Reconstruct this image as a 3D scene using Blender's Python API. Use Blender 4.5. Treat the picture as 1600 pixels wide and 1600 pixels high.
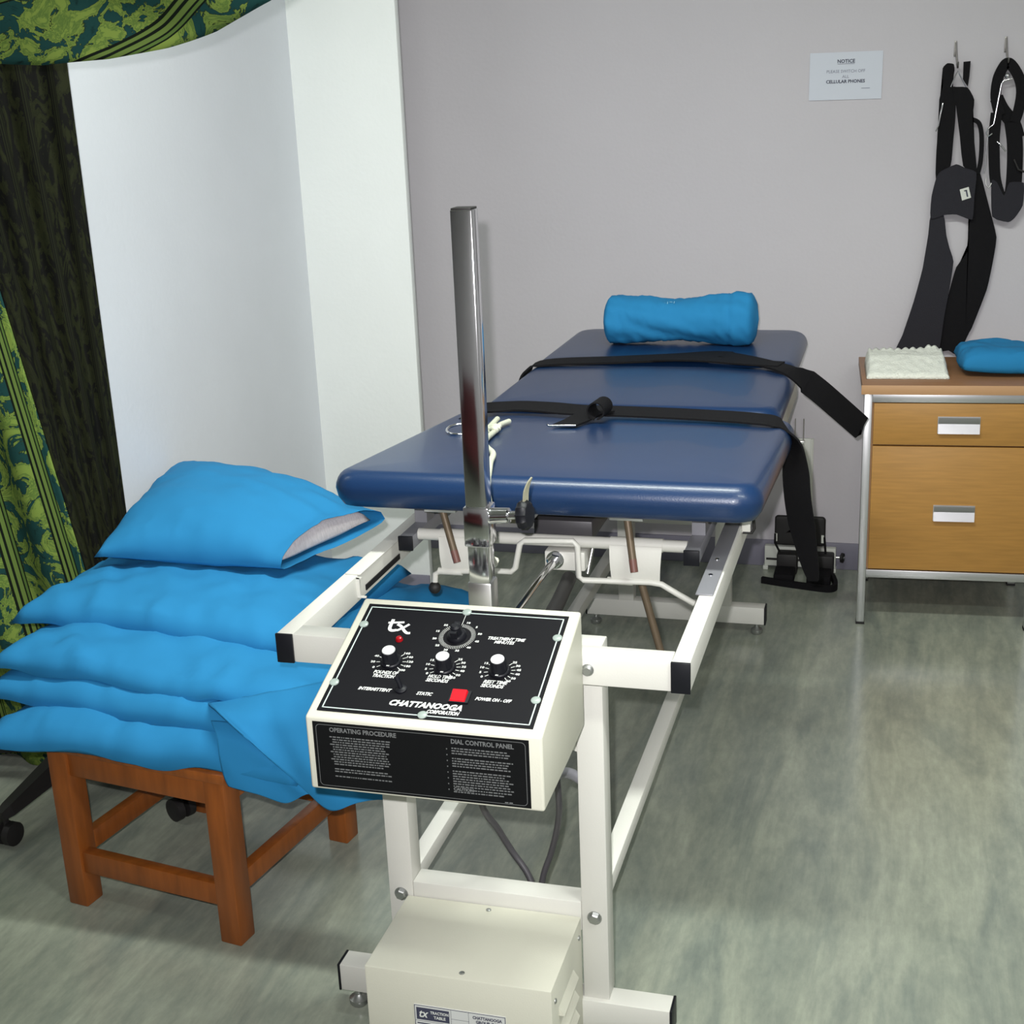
import bpy, bmesh, math, random
from mathutils import Vector, Matrix, noise

# ------------------------------------------------------------------ reset
for o in list(bpy.data.objects):
    bpy.data.objects.remove(o, do_unlink=True)
S = bpy.context.scene
COL = S.collection
random.seed(7)

# ------------------------------------------------------------------ camera
YAW, PIT, ROL, FPX = -0.287176, 0.299629, -0.042938, 2113.26
CAM = Vector((0.5913, -1.7730, 1.4962))
fw = Vector((math.sin(YAW)*math.cos(PIT), math.cos(YAW)*math.cos(PIT), -math.sin(PIT)))
rt = Vector((math.cos(YAW), -math.sin(YAW), 0)); up = rt.cross(fw)
c_, s_ = math.cos(ROL), math.sin(ROL)
rt, up = rt*c_+up*s_, up*c_-rt*s_
cd = bpy.data.cameras.new('camera'); cam = bpy.data.objects.new('camera', cd); COL.objects.link(cam)
cam.matrix_world = Matrix((( rt.x, up.x, -fw.x, CAM.x), (rt.y, up.y, -fw.y, CAM.y), (rt.z, up.z, -fw.z, CAM.z), (0, 0, 0, 1)))
cd.sensor_fit = 'HORIZONTAL'; cd.sensor_width = 36.0; cd.lens = 36.0*FPX/1600.0
cd.clip_start = 0.05; cd.clip_end = 60
S.camera = cam

# ------------------------------------------------------------------ world, exposure, lights
w = bpy.data.worlds.new('world'); S.world = w; w.use_nodes = True
w.node_tree.nodes['Background'].inputs[0].default_value = (0.8, 0.85, 0.9, 1)
w.node_tree.nodes['Background'].inputs[1].default_value = 0.15
S.view_settings.view_transform = 'Standard'; S.view_settings.look = 'None'
S.view_settings.gamma = 1.0; S.view_settings.use_curve_mapping = False
S.view_settings.exposure = 0.0

def light(name, kind, loc, energy, color, **kw):
    d = bpy.data.lights.new(name, kind); d.energy = energy; d.color = color
    for k, v in kw.items(): setattr(d, k, v)
    o = bpy.data.objects.new(name, d); COL.objects.link(o); o.location = loc
    return o
# the camera's own flash, a little left of and above the lens
fl = light('camera_flash', 'SPOT', CAM + rt*(-0.028) + up*0.045 + fw*0.02, 190.0, (1.0, 0.98, 0.99), spot_size=math.radians(76), spot_blend=1.0, shadow_soft_size=0.010)
fl.rotation_euler = cam.matrix_world.to_euler()
# fluorescent ceiling battens
LAMPS = [(0.10, 0.22, 2.62), (1.60, -1.00, 2.62), (-2.4, 0.2, 2.62)]
LPOW = [44.0, 34.0, 6.0]
for (x, y, z), e in zip(LAMPS, LPOW):
    light('ceiling_tube_light', 'AREA', (x, y, z-0.07), e, (0.95, 1.0, 0.93), shape='RECTANGLE', size=1.2, size_y=0.16)

# ------------------------------------------------------------------ materials
def lin(r, g, b):
    f = lambda c: (c/255/12.92) if c/255 <= 0.04045 else ((c/255+0.055)/1.055)**2.4
    return (f(r), f(g), f(b), 1.0)
def mat(name, col, rough=0.5, metal=0.0, bump=0.0, bscale=200.0, var=0.0, vscale=8.0, coat=0.0, emit=None, spec=0.5, stretch=None, sheen=0.0):
    m = bpy.data.materials.new(name); m.use_nodes = True
    nt = m.node_tree; b = nt.nodes['Principled BSDF']
    b.inputs['Base Color'].default_value = col
    b.inputs['Roughness'].default_value = rough; b.inputs['Metallic'].default_value = metal
    b.inputs['Coat Weight'].default_value = coat
    b.inputs['Specular IOR Level'].default_value = spec
    b.inputs['Sheen Weight'].default_value = sheen
    if emit: b.inputs['Emission Color'].default_value = emit[0]; b.inputs['Emission Strength'].default_value = emit[1]
    tc = nt.nodes.new('ShaderNodeTexCoord')
    src = tc.outputs['Object']
    if stretch:
        mp = nt.nodes.new('ShaderNodeMapping'); mp.inputs['Scale'].default_value = stretch
        nt.links.new(src, mp.inputs[0]); src = mp.outputs[0]
    if var > 0:
        n = nt.nodes.new('ShaderNodeTexNoise'); n.inputs['Scale'].default_value = vscale; n.inputs['Detail'].default_value = 6
        nt.links.new(src, n.inputs[0])
        r = nt.nodes.new('ShaderNodeValToRGB')
        r.color_ramp.elements[0].position = 0.3; r.color_ramp.elements[1].position = 0.7
        r.color_ramp.elements[0].color = tuple(c*(1-var) for c in col[:3])+(1,)
        r.color_ramp.elements[1].color = tuple(min(1, c*(1+var)) for c in col[:3])+(1,)
        nt.links.new(n.outputs[0], r.inputs[0]); nt.links.new(r.outputs[0], b.inputs['Base Color'])
    if bump > 0:
        n2 = nt.nodes.new('ShaderNodeTexNoise'); n2.inputs['Scale'].default_value = bscale; n2.inputs['Detail'].default_value = 3
        nt.links.new(src, n2.inputs[0])
        bp = nt.nodes.new('ShaderNodeBump'); bp.inputs['Strength'].default_value = bump; bp.inputs['Distance'].default_value = 0.004
        nt.links.new(n2.outputs[0], bp.inputs['Height']); nt.links.new(bp.outputs[0], b.inputs['Normal'])
    return m

M = {}
M['wall'] = mat('wall_paint', lin(198, 194, 199), 0.75, bump=0.12, bscale=90, var=0.02, vscale=2.5, spec=0.3)
M['pier'] = mat('pier_paint', lin(234, 237, 235), 0.7, bump=0.15, bscale=70, var=0.025, vscale=3, spec=0.3)
M['wallL'] = mat('side_wall_shaded_paint', lin(214, 217, 223), 0.7, bump=0.15, bscale=70, var=0.025, vscale=3, spec=0.3)  # pier paint toned down, the side wall's shade is in the colour
M['ceil'] = mat('ceiling_paint', lin(225, 225, 220), 0.9)
M['base'] = mat('baseboard_vinyl', lin(120, 118, 132), 0.5, var=0.05)
M['white'] = mat('white_enamel', lin(208, 207, 200), 0.42, bump=0.05, bscale=350, var=0.015, vscale=5)
M['white2'] = mat('cream_enamel', lin(204, 203, 188), 0.42, bump=0.06, bscale=350, var=0.015, vscale=5)
M['black'] = mat('black_plastic', lin(17, 18, 24), 0.45, spec=0.3)
M['panel'] = mat('black_panel', lin(17, 17, 21), 0.55, spec=0.12)
M['sticker'] = mat('black_sticker', lin(14, 15, 16), 0.6, spec=0.12)
M['ink'] = mat('white_print', lin(215, 218, 214), 0.6)
M['inkgrey'] = mat('grey_print', lin(96, 98, 98), 0.6)
M['inkdark'] = mat('dark_print', lin(58, 60, 80), 0.7)
M['inkfaint'] = mat('faint_print', lin(120, 122, 140), 0.7)
M['line'] = mat('panel_line', lin(190, 205, 200), 0.5)
M['chrome'] = mat('chrome', (0.82, 0.82, 0.84, 1), 0.12, 1.0)
M['steel'] = mat('satin_steel', (0.62, 0.62, 0.60, 1), 0.32, 1.0, var=0.05, vscale=20)
M['alu'] = mat('aluminium', (0.70, 0.70, 0.72, 1), 0.38, 1.0)
M['zinc'] = mat('zinc_bolt', (0.42, 0.43, 0.42, 1), 0.4, 0.9)
M['dark'] = mat('dark_grey_metal', lin(72, 70, 74), 0.45, 0.2)
M['grey'] = mat('grey_metal', lin(134, 134, 140), 0.4, 0.25)
M['vinyl'] = mat('blue_vinyl', lin(17, 46, 84), 0.34, bump=0.08, bscale=420, var=0.05, vscale=6, coat=0.10, spec=0.5)
M['under'] = mat('beige_backing', lin(150, 148, 126), 0.6)
M['strap'] = mat('black_webbing', lin(15, 14, 17), 0.8, bump=0.3, bscale=500, spec=0.2)
M['felt'] = mat('charcoal_felt', lin(34, 33, 40), 0.9, bump=0.3, bscale=300)
M['brass'] = mat('brown_lever', lin(104, 90, 72), 0.5, 0.3)
M['rubber'] = mat('rubber', lin(26, 24, 24), 0.6)
M['redbrown'] = mat('red_tip', lin(112, 74, 66), 0.5)
M['red'] = mat('red_switch', lin(200, 10, 28), 0.5, spec=0.2)
M['led'] = mat('red_lamp', lin(150, 16, 24), 0.2)
M['clear'] = mat('grommet', lin(150, 162, 156), 0.25)
M['cloth'] = mat('blue_cotton', lin(40, 126, 178), 0.85, bump=0.10, bscale=40, var=0.03, vscale=5, spec=0.2, sheen=0.0)
M['tick'] = mat('white_ticking', lin(205, 198, 198), 0.9, bump=0.2, bscale=60, var=0.12, vscale=10, stretch=(30, 30, 2))
M['towel'] = mat('white_towel', lin(236, 238, 228), 0.95, bump=0.9, bscale=220, var=0.05, vscale=60)
M['rope'] = mat('white_rope', lin(214, 216, 196), 0.85, bump=0.4, bscale=160)
M['wood'] = mat('stool_wood', lin(136, 74, 26), 0.42, var=0.22, vscale=6, stretch=(9, 9, 1.2), coat=0.15)
M['paper'] = mat('paper', lin(206, 210, 220), 0.8)
M['paperlabel'] = mat('metal_label', lin(206, 208, 206), 0.5)
M['drawer'] = mat('drawer_veneer', lin(172, 126, 62), 0.5, var=0.10, vscale=10, stretch=(1, 1, 14))
M['topwood'] = mat('top_laminate', lin(150, 108, 74), 0.45, var=0.08, vscale=10, stretch=(1.5, 14, 14))
M['topedge'] = mat('top_edging', lin(186, 144, 104), 0.5)
M['plastic'] = mat('white_plastic', lin(206, 208, 200), 0.4)
M['markprint'] = mat('laundry_ink', lin(120, 176, 206), 0.8)
M['diff'] = mat('light_diffuser', lin(240, 245, 240), 0.5, emit=((0.95, 1.0, 0.93, 1), 3.0))
M['cap'] = mat('knob_cap', (0.85, 0.85, 0.86, 1), 0.42, 0.75)
M['hook'] = mat('dull_hook', (0.22, 0.21, 0.2, 1), 0.4, 0.8)
M['maroon'] = mat('maroon_fabric', lin(92, 22, 28), 0.9, var=0.1)

def floor_material():
    m = bpy.data.materials.new('marbled_vinyl_floor'); m.use_nodes = True
    nt = m.node_tree; b = nt.nodes['Principled BSDF']; L = nt.links.new
    tc = nt.nodes.new('ShaderNodeTexCoord')
    def streak(scale, ns, dist, detail=8):
        mp = nt.nodes.new('ShaderNodeMapping'); mp.inputs['Scale'].default_value = scale
        mp.inputs['Rotation'].default_value = (0, 0, math.radians(4))
        n = nt.nodes.new('ShaderNodeTexNoise'); n.inputs['Scale'].default_value = ns; n.inputs['Detail'].default_value = detail
        n.inputs['Distortion'].default_value = dist; n.inputs['Roughness'].default_value = 0.62
        L(tc.outputs['Object'], mp.inputs[0]); L(mp.outputs[0], n.inputs[0]); return n
    a = streak((4.5, 1.0, 1), 1.5, 1.2); f = streak((20, 2.6, 1), 2.4, 0.6)
    r1 = nt.nodes.new('ShaderNodeValToRGB'); cr = r1.color_ramp
    cr.elements[0].position = 0.34; cr.elements[0].color = lin(128, 135, 127)
    cr.elements[1].position = 0.66; cr.elements[1].color = lin(160, 164, 150)
    e = cr.elements.new(0.5); e.color = lin(146, 151, 139)
    L(a.outputs[0], r1.inputs[0])
    r2 = nt.nodes.new('ShaderNodeValToRGB')
    r2.color_ramp.elements[0].position = 0.36; r2.color_ramp.elements[0].color = (0.90, 0.91, 0.91, 1)
    r2.color_ramp.elements[1].position = 0.64; r2.color_ramp.elements[1].color = (1.06, 1.06, 1.04, 1)
    L(f.outputs[0], r2.inputs[0])
    mx = nt.nodes.new('ShaderNodeMixRGB'); mx.blend_type = 'MULTIPLY'; mx.inputs[0].default_value = 1
    L(r1.outputs[0], mx.inputs[1]); L(r2.outputs[0], mx.inputs[2]); L(mx.outputs[0], b.inputs['Base Color'])
    n4 = nt.nodes.new('ShaderNodeTexNoise'); n4.inputs['Scale'].default_value = 26; n4.inputs['Detail'].default_value = 8; n4.inputs['Roughness'].default_value = 0.7
    mp4 = nt.nodes.new('ShaderNodeMapping'); mp4.inputs['Scale'].default_value = (1.6, 0.7, 1); L(tc.outputs['Object'], mp4.inputs[0]); L(mp4.outputs[0], n4.inputs[0])
    r4 = nt.nodes.new('ShaderNodeValToRGB'); r4.color_ramp.elements[0].position = 0.35; r4.color_ramp.elements[0].color = (0.88, 0.89, 0.90, 1)
    r4.color_ramp.elements[1].position = 0.65; r4.color_ramp.elements[1].color = (1.08, 1.08, 1.06, 1); L(n4.outputs[0], r4.inputs[0])
    mx4 = nt.nodes.new('ShaderNodeMixRGB'); mx4.blend_type = 'MULTIPLY'; mx4.inputs[0].default_value = 1
    L(mx.outputs[0], mx4.inputs[1]); L(r4.outputs[0], mx4.inputs[2]); L(mx4.outputs[0], b.inputs['Base Color'])
    b.inputs['Roughness'].default_value = 0.20
    n3 = nt.nodes.new('ShaderNodeTexNoise'); n3.inputs['Scale'].default_value = 60
    bp = nt.nodes.new('ShaderNodeBump'); bp.inputs['Strength'].default_value = 0.05; bp.inputs['Distance'].default_value = 0.003
    L(tc.outputs['Object'], n3.inputs[0]); L(n3.outputs[0], bp.inputs['Height']); L(bp.outputs[0], b.inputs['Normal'])
    return m
M['floor'] = floor_material()

def curtain_material(name, leaf, leaf2, ground, ground2, dk, st):
    m = bpy.data.materials.new(name); m.use_nodes = True
    nt = m.node_tree; b = nt.nodes['Principled BSDF']; L = nt.links.new
    N = nt.nodes.new
    uv = N('ShaderNodeTexCoord').outputs['UV']
    # acanthus-like leaves: ridged, distorted noise
    mp = N('ShaderNodeMapping'); mp.inputs['Scale'].default_value = (1, 0.8, 1); L(uv, mp.inputs[0])
    n1 = N('ShaderNodeTexNoise'); n1.inputs['Scale'].default_value = 15; n1.inputs['Detail'].default_value = 8; n1.inputs['Distortion'].default_value = 2.2; n1.inputs['Roughness'].default_value = 0.60
    L(mp.outputs[0], n1.inputs[0])
    r1 = N('ShaderNodeValToRGB'); cr = r1.color_ramp
    cr.elements[0].position = 0.28; cr.elements[0].color = ground2
    cr.elements[1].position = 0.66; cr.elements[1].color = leaf
    for p, c in ((0.36, ground), (0.465, ground), (0.475, dk), (0.495, leaf), (0.545, leaf2), (0.585, leaf)):
        e = cr.elements.new(p); e.color = c
    L(n1.outputs[0], r1.inputs[0])
    # stripe bands running down the cloth
    sx = N('ShaderNodeSeparateXYZ'); L(uv, sx.inputs[0])
    m1 = N('ShaderNodeMath'); m1.operation = 'MULTIPLY'; m1.inputs[1].default_value = 7.0; L(sx.outputs[0], m1.inputs[0])
    m2 = N('ShaderNodeMath'); m2.operation = 'FRACT'; L(m1.outputs[0], m2.inputs[0])
    r2 = N('ShaderNodeValToRGB'); c2 = r2.color_ramp; c2.interpolation = 'CONSTANT'
    c2.elements[0].position = 0.0; c2.elements[0].color = dk
    c2.elements[1].position = 0.03; c2.elements[1].color = st
    for p, c in ((0.07, dk), (0.10, st), (0.15, dk), (0.17, leaf2), (0.20, dk)):
        e = c2.elements.new(p); e.color = c
    L(m2.outputs[0], r2.inputs[0])
    lt = N('ShaderNodeMath'); lt.operation = 'LESS_THAN'; lt.inputs[1].default_value = 0.22; L(m2.outputs[0], lt.inputs[0])
    mx = N('ShaderNodeMixRGB'); L(lt.outputs[0], mx.inputs[0]); L(r1.outputs[0], mx.inputs[1]); L(r2.outputs[0], mx.inputs[2])
    L(mx.outputs[0], b.inputs['Base Color'])
    b.inputs['Roughness'].default_value = 0.8; b.inputs['Specular IOR Level'].default_value = 0.15
    return m
M['curtain'] = curtain_material('leaf_print_fabric', lin(122, 144, 66), lin(84, 110, 52), lin(26, 64, 62), lin(14, 36, 32), lin(14, 22, 14), lin(98, 120, 58))
M['curtain_shaded'] = curtain_material('leaf_print_shaded', lin(33, 36, 18), lin(24, 27, 13), lin(12, 13, 10), lin(9, 10, 8), lin(7, 7, 6), lin(28, 31, 17))  # same leaf print in darker colours, shade painted into the fabric

# ------------------------------------------------------------------ builders
WO = {}          # world origin of every object
def link(o, parent, origin):
    COL.objects.link(o); origin = Vector(origin)
    if parent is not None:
        o.parent = parent; o.location = origin - WO[parent.name]
    else: o.location = origin
    WO[o.name] = origin
    return o
def tag(o, label=None, cat=None, group=None, kind=None):
    if label: o['label'] = label
    if cat: o['category'] = cat
    if group: o['group'] = group
    if kind: o['kind'] = kind
    return o
def thing(name, label, cat, loc, group=None):
    return tag(link(bpy.data.objects.new(name, None), None, loc), label, cat, group)
def mk(name, bm, m, parent=None, smooth=False, label=None):
    """one bmesh in world coordinates -> one mesh object with its origin at its base"""
    if not isinstance(m, (list, tuple)): m = [m]
    bmesh.ops.recalc_face_normals(bm, faces=bm.faces[:])
    vs = [v.co for v in bm.verts]
    org = Vector(((min(v.x for v in vs)+max(v.x for v in vs))/2, (min(v.y for v in vs)+max(v.y for v in vs))/2, min(v.z for v in vs)))
    for v in bm.verts: v.co -= org
    me = bpy.data.meshes.new(name); bm.to_mesh(me); bm.free()
    for k in m: me.materials.append(M[k])
    if smooth:
        for p in me.polygons: p.use_smooth = True
        if smooth != True:
            me.set_sharp_from_angle(angle=math.radians(smooth))
    o = bpy.data.objects.new(name, me); link(o, parent, org)
    if label: o['label'] = label
    return o
def box_into(bm, x0, x1, y0, y1, z0, z1, Mx=None, mi=0):
    vs = [bm.verts.new((x, y, z)) for x in (x0, x1) for y in (y0, y1) for z in (z0, z1)]
    if Mx is not None:
        for v in vs: v.co = Mx @ v.co
    for f in ((0,1,3,2), (4,6,7,5), (0,4,5,1), (2,3,7,6), (0,2,6,4), (1,5,7,3)):
        fc = bm.faces.new([vs[i] for i in f]); fc.material_index = mi
    return vs
def bx(name, b, m, parent=None, bev=0.0, Mx=None, seg=2, label=None):
    bm = bmesh.new(); box_into(bm, *b, Mx=Mx)
    if bev > 0: bmesh.ops.bevel(bm, geom=bm.edges[:], offset=bev, segments=seg, affect='EDGES', profile=0.5)
    return mk(name, bm, m, parent, smooth=(40 if bev > 0 else False), label=label)
def frames(pts):
    pts = [Vector(p) for p in pts]; T = []
    for i in range(len(pts)):
        a = pts[max(i-1, 0)]; b = pts[min(i+1, len(pts)-1)]; T.append((b-a).normalized())
    n = T[0].orthogonal().normalized(); out = []
    for t in T:
        n = (n - t*n.dot(t)).normalized(); out.append((n.copy(), t.cross(n)))
    return pts, T, out
def tube_into(bm, pts, r, n=10, cap=True, mi=0):
    pts, T, F = frames(pts); rs = r if isinstance(r, (list, tuple)) else [r]*len(pts); rings = []
    for p, (a, b), rr in zip(pts, F, rs):
        rings.append([bm.verts.new(p + (a*math.cos(k*2*math.pi/n)+b*math.sin(k*2*math.pi/n))*rr) for k in range(n)])
    for A, B in zip(rings, rings[1:]):
        for k in range(n):
            bm.faces.new((A[k], A[(k+1) % n], B[(k+1) % n], B[k])).material_index = mi
    if cap:
        bm.faces.new(rings[0][::-1]).material_index = mi; bm.faces.new(rings[-1]).material_index = mi
def spline(pts, k=6):
    P = [Vector(p) for p in pts]; out = []
    for i in range(len(P)-1):
        p0 = P[max(i-1, 0)]; p1 = P[i]; p2 = P[i+1]; p3 = P[min(i+2, len(P)-1)]
        for j in range(k):
            t = j/k
            out.append(0.5*((2*p1)+(p2-p0)*t+(2*p0-5*p1+4*p2-p3)*t*t+(3*p1-p0-3*p2+p3)*t**3))
    out.append(P[-1]); return out
def tb(name, pts, r, m, parent=None, n=10, sm=True, k=0, label=None):
    bm = bmesh.new(); tube_into(bm, spline(pts, k) if k else pts, r, n)
    return mk(name, bm, m, parent, smooth=50 if sm else False, label=label)
def lathe_into(bm, prof, P, axis, n=20, mi=0, flute=0.0):
    """prof: (distance along axis, radius) pairs"""
    ax = Vector(axis).normalized(); a = ax.orthogonal().normalized(); b = ax.cross(a); P = Vector(P); rings = []
    for d, r in prof:
        rings.append([bm.verts.new(P+ax*d+(a*math.cos(k*2*math.pi/n)+b*math.sin(k*2*math.pi/n))*r*(1-flute*(k % 2))) for k in range(n)])
    for A, B in zip(rings, rings[1:]):
        for k in range(n): bm.faces.new((A[k], A[(k+1) % n], B[(k+1) % n], B[k])).material_index = mi
    bm.faces.new(rings[0][::-1]).material_index = mi; bm.faces.new(rings[-1]).material_index = mi
def prism_into(bm, pts, h0, h1, f):
    """extrude a 2-D outline; f(a, b, h) -> world"""
    A = [bm.verts.new(f(a, b, h0)) for a, b in pts]; B = [bm.verts.new(f(a, b, h1)) for a, b in pts]; n = len(pts)
    bm.faces.new(A[::-1]); bm.faces.new(B)
    for i in range(n): bm.faces.new((A[i], A[(i+1) % n], B[(i+1) % n], B[i]))
def ribbon_into(bm, pts, side, wid, th=0.003, mi=0):
    """flat webbing: centre points, side direction (one or per point), half widths"""
    P = [Vector(p) for p in pts]; n = len(P)
    sd = [Vector(s).normalized() for s in side] if isinstance(side[0], (list, tuple, Vector)) else [Vector(side).normalized()]*n
    wd = wid if isinstance(wid, (list, tuple)) else [wid]*n; rows = []
    for i in range(n):
        t = (P[min(i+1, n-1)]-P[max(i-1, 0)]).normalized(); s = (sd[i]-t*sd[i].dot(t)).normalized(); nn = t.cross(s)
        rows.append([bm.verts.new(P[i]+s*a*wd[i]+nn*b*th) for a, b in ((-1, -.5), (1, -.5), (1, .5), (-1, .5))])
    for A, B in zip(rows, rows[1:]):
        for k in range(4): bm.faces.new((A[k], A[(k+1) % 4], B[(k+1) % 4], B[k])).material_index = mi
    bm.faces.new(rows[0][::-1]).material_index = mi; bm.faces.new(rows[-1]).material_index = mi
def rrect(hx, hy, rc, n=7):
    out = []
    for cx, cy, a0 in ((1, 1, 0), (-1, 1, 90), (-1, -1, 180), (1, -1, 270)):
        for k in range(n+1):
            a = math.radians(a0+90*k/n); out.append((cx*(hx-rc)+rc*math.cos(a), cy*(hy-rc)+rc*math.sin(a)))
    return out
def slab(name, cx, cy, hx, hy, rc, z0, z1, er, crown, m, parent, Mx=None, label=None):
    """upholstered pad: rounded corners, rolled edge, slightly crowned top"""
    bm = bmesh.new(); rings = []
    def ring(ins, z):
        rr = max(rc-ins, 0.006); rings.append([bm.verts.new((cx+a, cy+b, z)) for a, b in rrect(hx-ins, hy-ins, rr)])
    h = z1-z0
    ring(er*0.9, z0); ring(er*0.45, z0+h*0.06); ring(0.004, z0+h*0.25); ring(0, z0+h*0.5)
    for k in range(1, 7):
        a = math.radians(15*k); ring(er*(1-math.cos(a)), z0+h*0.5+h*0.5*math.sin(a))
    m_ = min(hx, hy)
    for t in (0.25, 0.45, 0.7, 0.95): ring(er+(m_-er)*t, z1+crown*math.sin(t*math.pi/2))
    n = len(rings[0])
    for A, B in zip(rings, rings[1:]):
        for k in range(n): bm.faces.new((A[k], A[(k+1) % n], B[(k+1) % n], B[k]))
    bm.faces.new(rings[0][::-1]); bm.faces.new(rings[-1])
    if Mx is not None:
        for v in bm.verts: v.co = Mx @ v.co
    return mk(name, bm, m, parent, smooth=60, label=label)
def text_into(bm, s, size, P, U, V, align='CENTER', shear=0.0, bold=0.0, xs=1.0, mi=0, lift=0.0005, w=None):
    cu = bpy.data.curves.new('t', 'FONT'); cu.body = s; cu.size = size; cu.align_x = align; cu.align_y = 'CENTER'
    cu.shear = shear; cu.offset = bold; cu.resolution_u = 2
    o = bpy.data.objects.new('t', cu); me = bpy.data.meshes.new_from_object(o)
    if w: xs = w/(max(v.co.x for v in me.vertices)-min(v.co.x for v in me.vertices))
    U = Vector(U).normalized(); V = Vector(V).normalized(); N = U.cross(V); P = Vector(P)+N*lift
    vs = [bm.verts.new(P+U*v.co.x*xs+V*v.co.y) for v in me.vertices]
    for p in me.polygons:
        try: bm.faces.new([vs[i] for i in p.vertices]).material_index = mi
        except ValueError: pass
    bpy.data.objects.remove(o); bpy.data.curves.remove(cu); bpy.data.meshes.remove(me)
def quad_into(bm, P, U, V, u0, u1, v0, v1, lift=0.0005, mi=0):
    U = Vector(U).normalized(); V = Vector(V).normalized(); N = U.cross(V); P = Vector(P)+N*lift
    bm.faces.new([bm.verts.new(P+U*a+V*b) for a, b in ((u0, v0), (u1, v0), (u1, v1), (u0, v1))]).material_index = mi
def flatmk(name, bm, m, parent, label=None):
    """printed marks: keep normals as built"""
    if not isinstance(m, (list, tuple)): m = [m]
    vs = [v.co for v in bm.verts]; org = sum(vs, Vector())/len(vs)
    for v in bm.verts: v.co -= org
    me = bpy.data.meshes.new(name); bm.to_mesh(me); bm.free()
    for k in m: me.materials.append(M[k])
    o = bpy.data.objects.new(name, me); link(o, parent, org)
    if label: o['label'] = label
    return o
def struct(name, b, m, bev=0.0):
    return tag(bx(name, b, m, None, bev), kind='structure')

# ------------------------------------------------------------------ the room
WY, WX = 2.431, -1.0976
PY, PX = 1.929, -0.774
struct('floor', (-3.3, 2.6, -3.7, 2.6, -0.1, 0.0), 'floor')
struct('ceiling', (-3.3, 2.6, -3.7, 2.6, 2.70, 2.8), 'ceil')
struct('wall_back', (-3.3, 2.6, WY, WY+0.15, 0.0, 2.70), 'wall')
struct('wall_left', (WX-0.05, WX, 0.83, PY, 0.0, 2.70), 'wallL')
struct('wall_pier', (WX-0.05, PX, PY, PY+0.028, 0.0, 2.70), 'pier', 0.002)
struct('wall_right', (2.5, 2.6, -3.7, WY, 0.0, 2.70), 'wall')
struct('wall_front', (-3.3, 2.5, -3.7, -3.6, 0.0, 2.70), 'wall')
struct('wall_far_left', (-3.4, -3.3, -3.7, WY, 0.0, 2.70), 'wall')
struct('baseboard_back', (-2.6, 2.5, WY-0.008, WY-0.0005, 0.0, 0.088), 'base', 0.002)
struct('baseboard_pier', (WX, PX, PY-0.008, PY-0.0005, 0.0, 0.088), 'base', 0.002)
struct('baseboard_left', (WX+0.0005, WX+0.008, 0.83, PY-0.008, 0.0, 0.088), 'base', 0.002)

def batten(x, y, z, label):
    t = thing('ceiling_light', label, 'ceiling light', (x, y, z), 'fluorescent ceiling battens')
    bx('housing', (x-0.63, x+0.63, y-0.09, y+0.09, z+0.01, 2.7), 'plastic', t, 0.005)
    bx('diffuser', (x-0.61, x+0.61, y-0.08, y+0.08, z-0.05, z+0.01), 'diff', t, 0.012)
for i, (x, y, z) in enumerate(LAMPS):
    batten(x, y, z, ['fluorescent ceiling batten above the foot end of the traction table', 'fluorescent ceiling batten on the side of the room opposite the curtain', 'fluorescent ceiling batten behind the green curtain'][i])

# ------------------------------------------------------------------ traction table
A = 0.323; RT = 0.7105; RH = 0.047; RW = 0.0273
T = thing('traction_table', 'white framed traction table with blue vinyl cushions and a control box', 'traction table', (0, 1.0, 0))
for s in (-1, 1):
    r = bx('side_rail', (min(s*A, s*(A-RW)), max(s*A, s*(A-RW)), 0.0, 1.97, RT-RH, RT), 'white', T, 0.002)
    bx('end_cap', (min(s*A, s*(A-RW))-0.0006, max(s*A, s*(A-RW))+0.0006, -0.004, 0.0005, RT-RH-0.0006, RT+0.0006), 'black', r, 0.001)
bx('front_crossbar', (-A+RW, A-RW, 0.0, 0.040, RT-RH, RT), 'white', T, 0.002)
bx('rear_crossbar', (-A+RW, A-RW, 1.93, 1.97, RT-RH, RT), 'white', T, 0.002)
for y in (0.95, 1.45):
    bx('middle_crossbar', (-A+RW, A-RW, y, y+0.035, RT-RH, RT-0.012), 'white', T, 0.002)
# crossbar bolt beside the control box
def bolt(P, axis, r, parent, name='bolt', hexa=True):
    bm = bmesh.new(); lathe_into(bm, [(0, r*1.25), (0.0015, r*1.25)], P, axis, 16); lathe_into(bm, [(0.0015, r), (0.006, r), (0.0075, r*0.8)], P, axis, 6 if hexa else 14)
    return mk(name, bm, 'zinc', parent, smooth=30)
bolt((0.1725, 0, 0.688), (0, -1, 0), 0.0075, T, hexa=False)
# legs
def leg_pair(y0, px0, px1, ztop, fb, fy0, fy1, ft):
    for s in (-1, 1):
        p = bx('post', (min(s*px0, s*px1), max(s*px0, s*px1), y0, y0+0.042, ft-0.001, ztop), 'white', T, 0.002)
        if y0 < 1: bolt((s*(px0+px1)/2, y0, 0.241), (0, -1, 0), 0.0095, p)
    f = bx('foot_bar', (-fb, fb, fy0, fy1, ft-0.05, ft), 'white', T, 0.002)
    for s in (-1, 1):
        bx('end_cap', (min(s*fb, s*(fb+0.004)), max(s*fb, s*(fb+0.004)), fy0-0.0005, fy1+0.0005, ft-0.0505, ft+0.0005), 'black', f, 0.001)
        bm = bmesh.new(); lathe_into(bm, [(0, 0.012), (0.006, 0.017), (0.014, 0.017), (0.018, 0.010), (0.022, 0.0065), (ft-0.05, 0.0065)], (s*(fb-0.022), (fy0+fy1)/2, 0), (0, 0, 1), 16)
        mk('leveling_foot', bm, 'zinc', f, smooth=40)
leg_pair(0.0416, 0.142, 0.1845, RT-0.002, 0.2837, 0.033, 0.0757, 0.0904)
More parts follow.
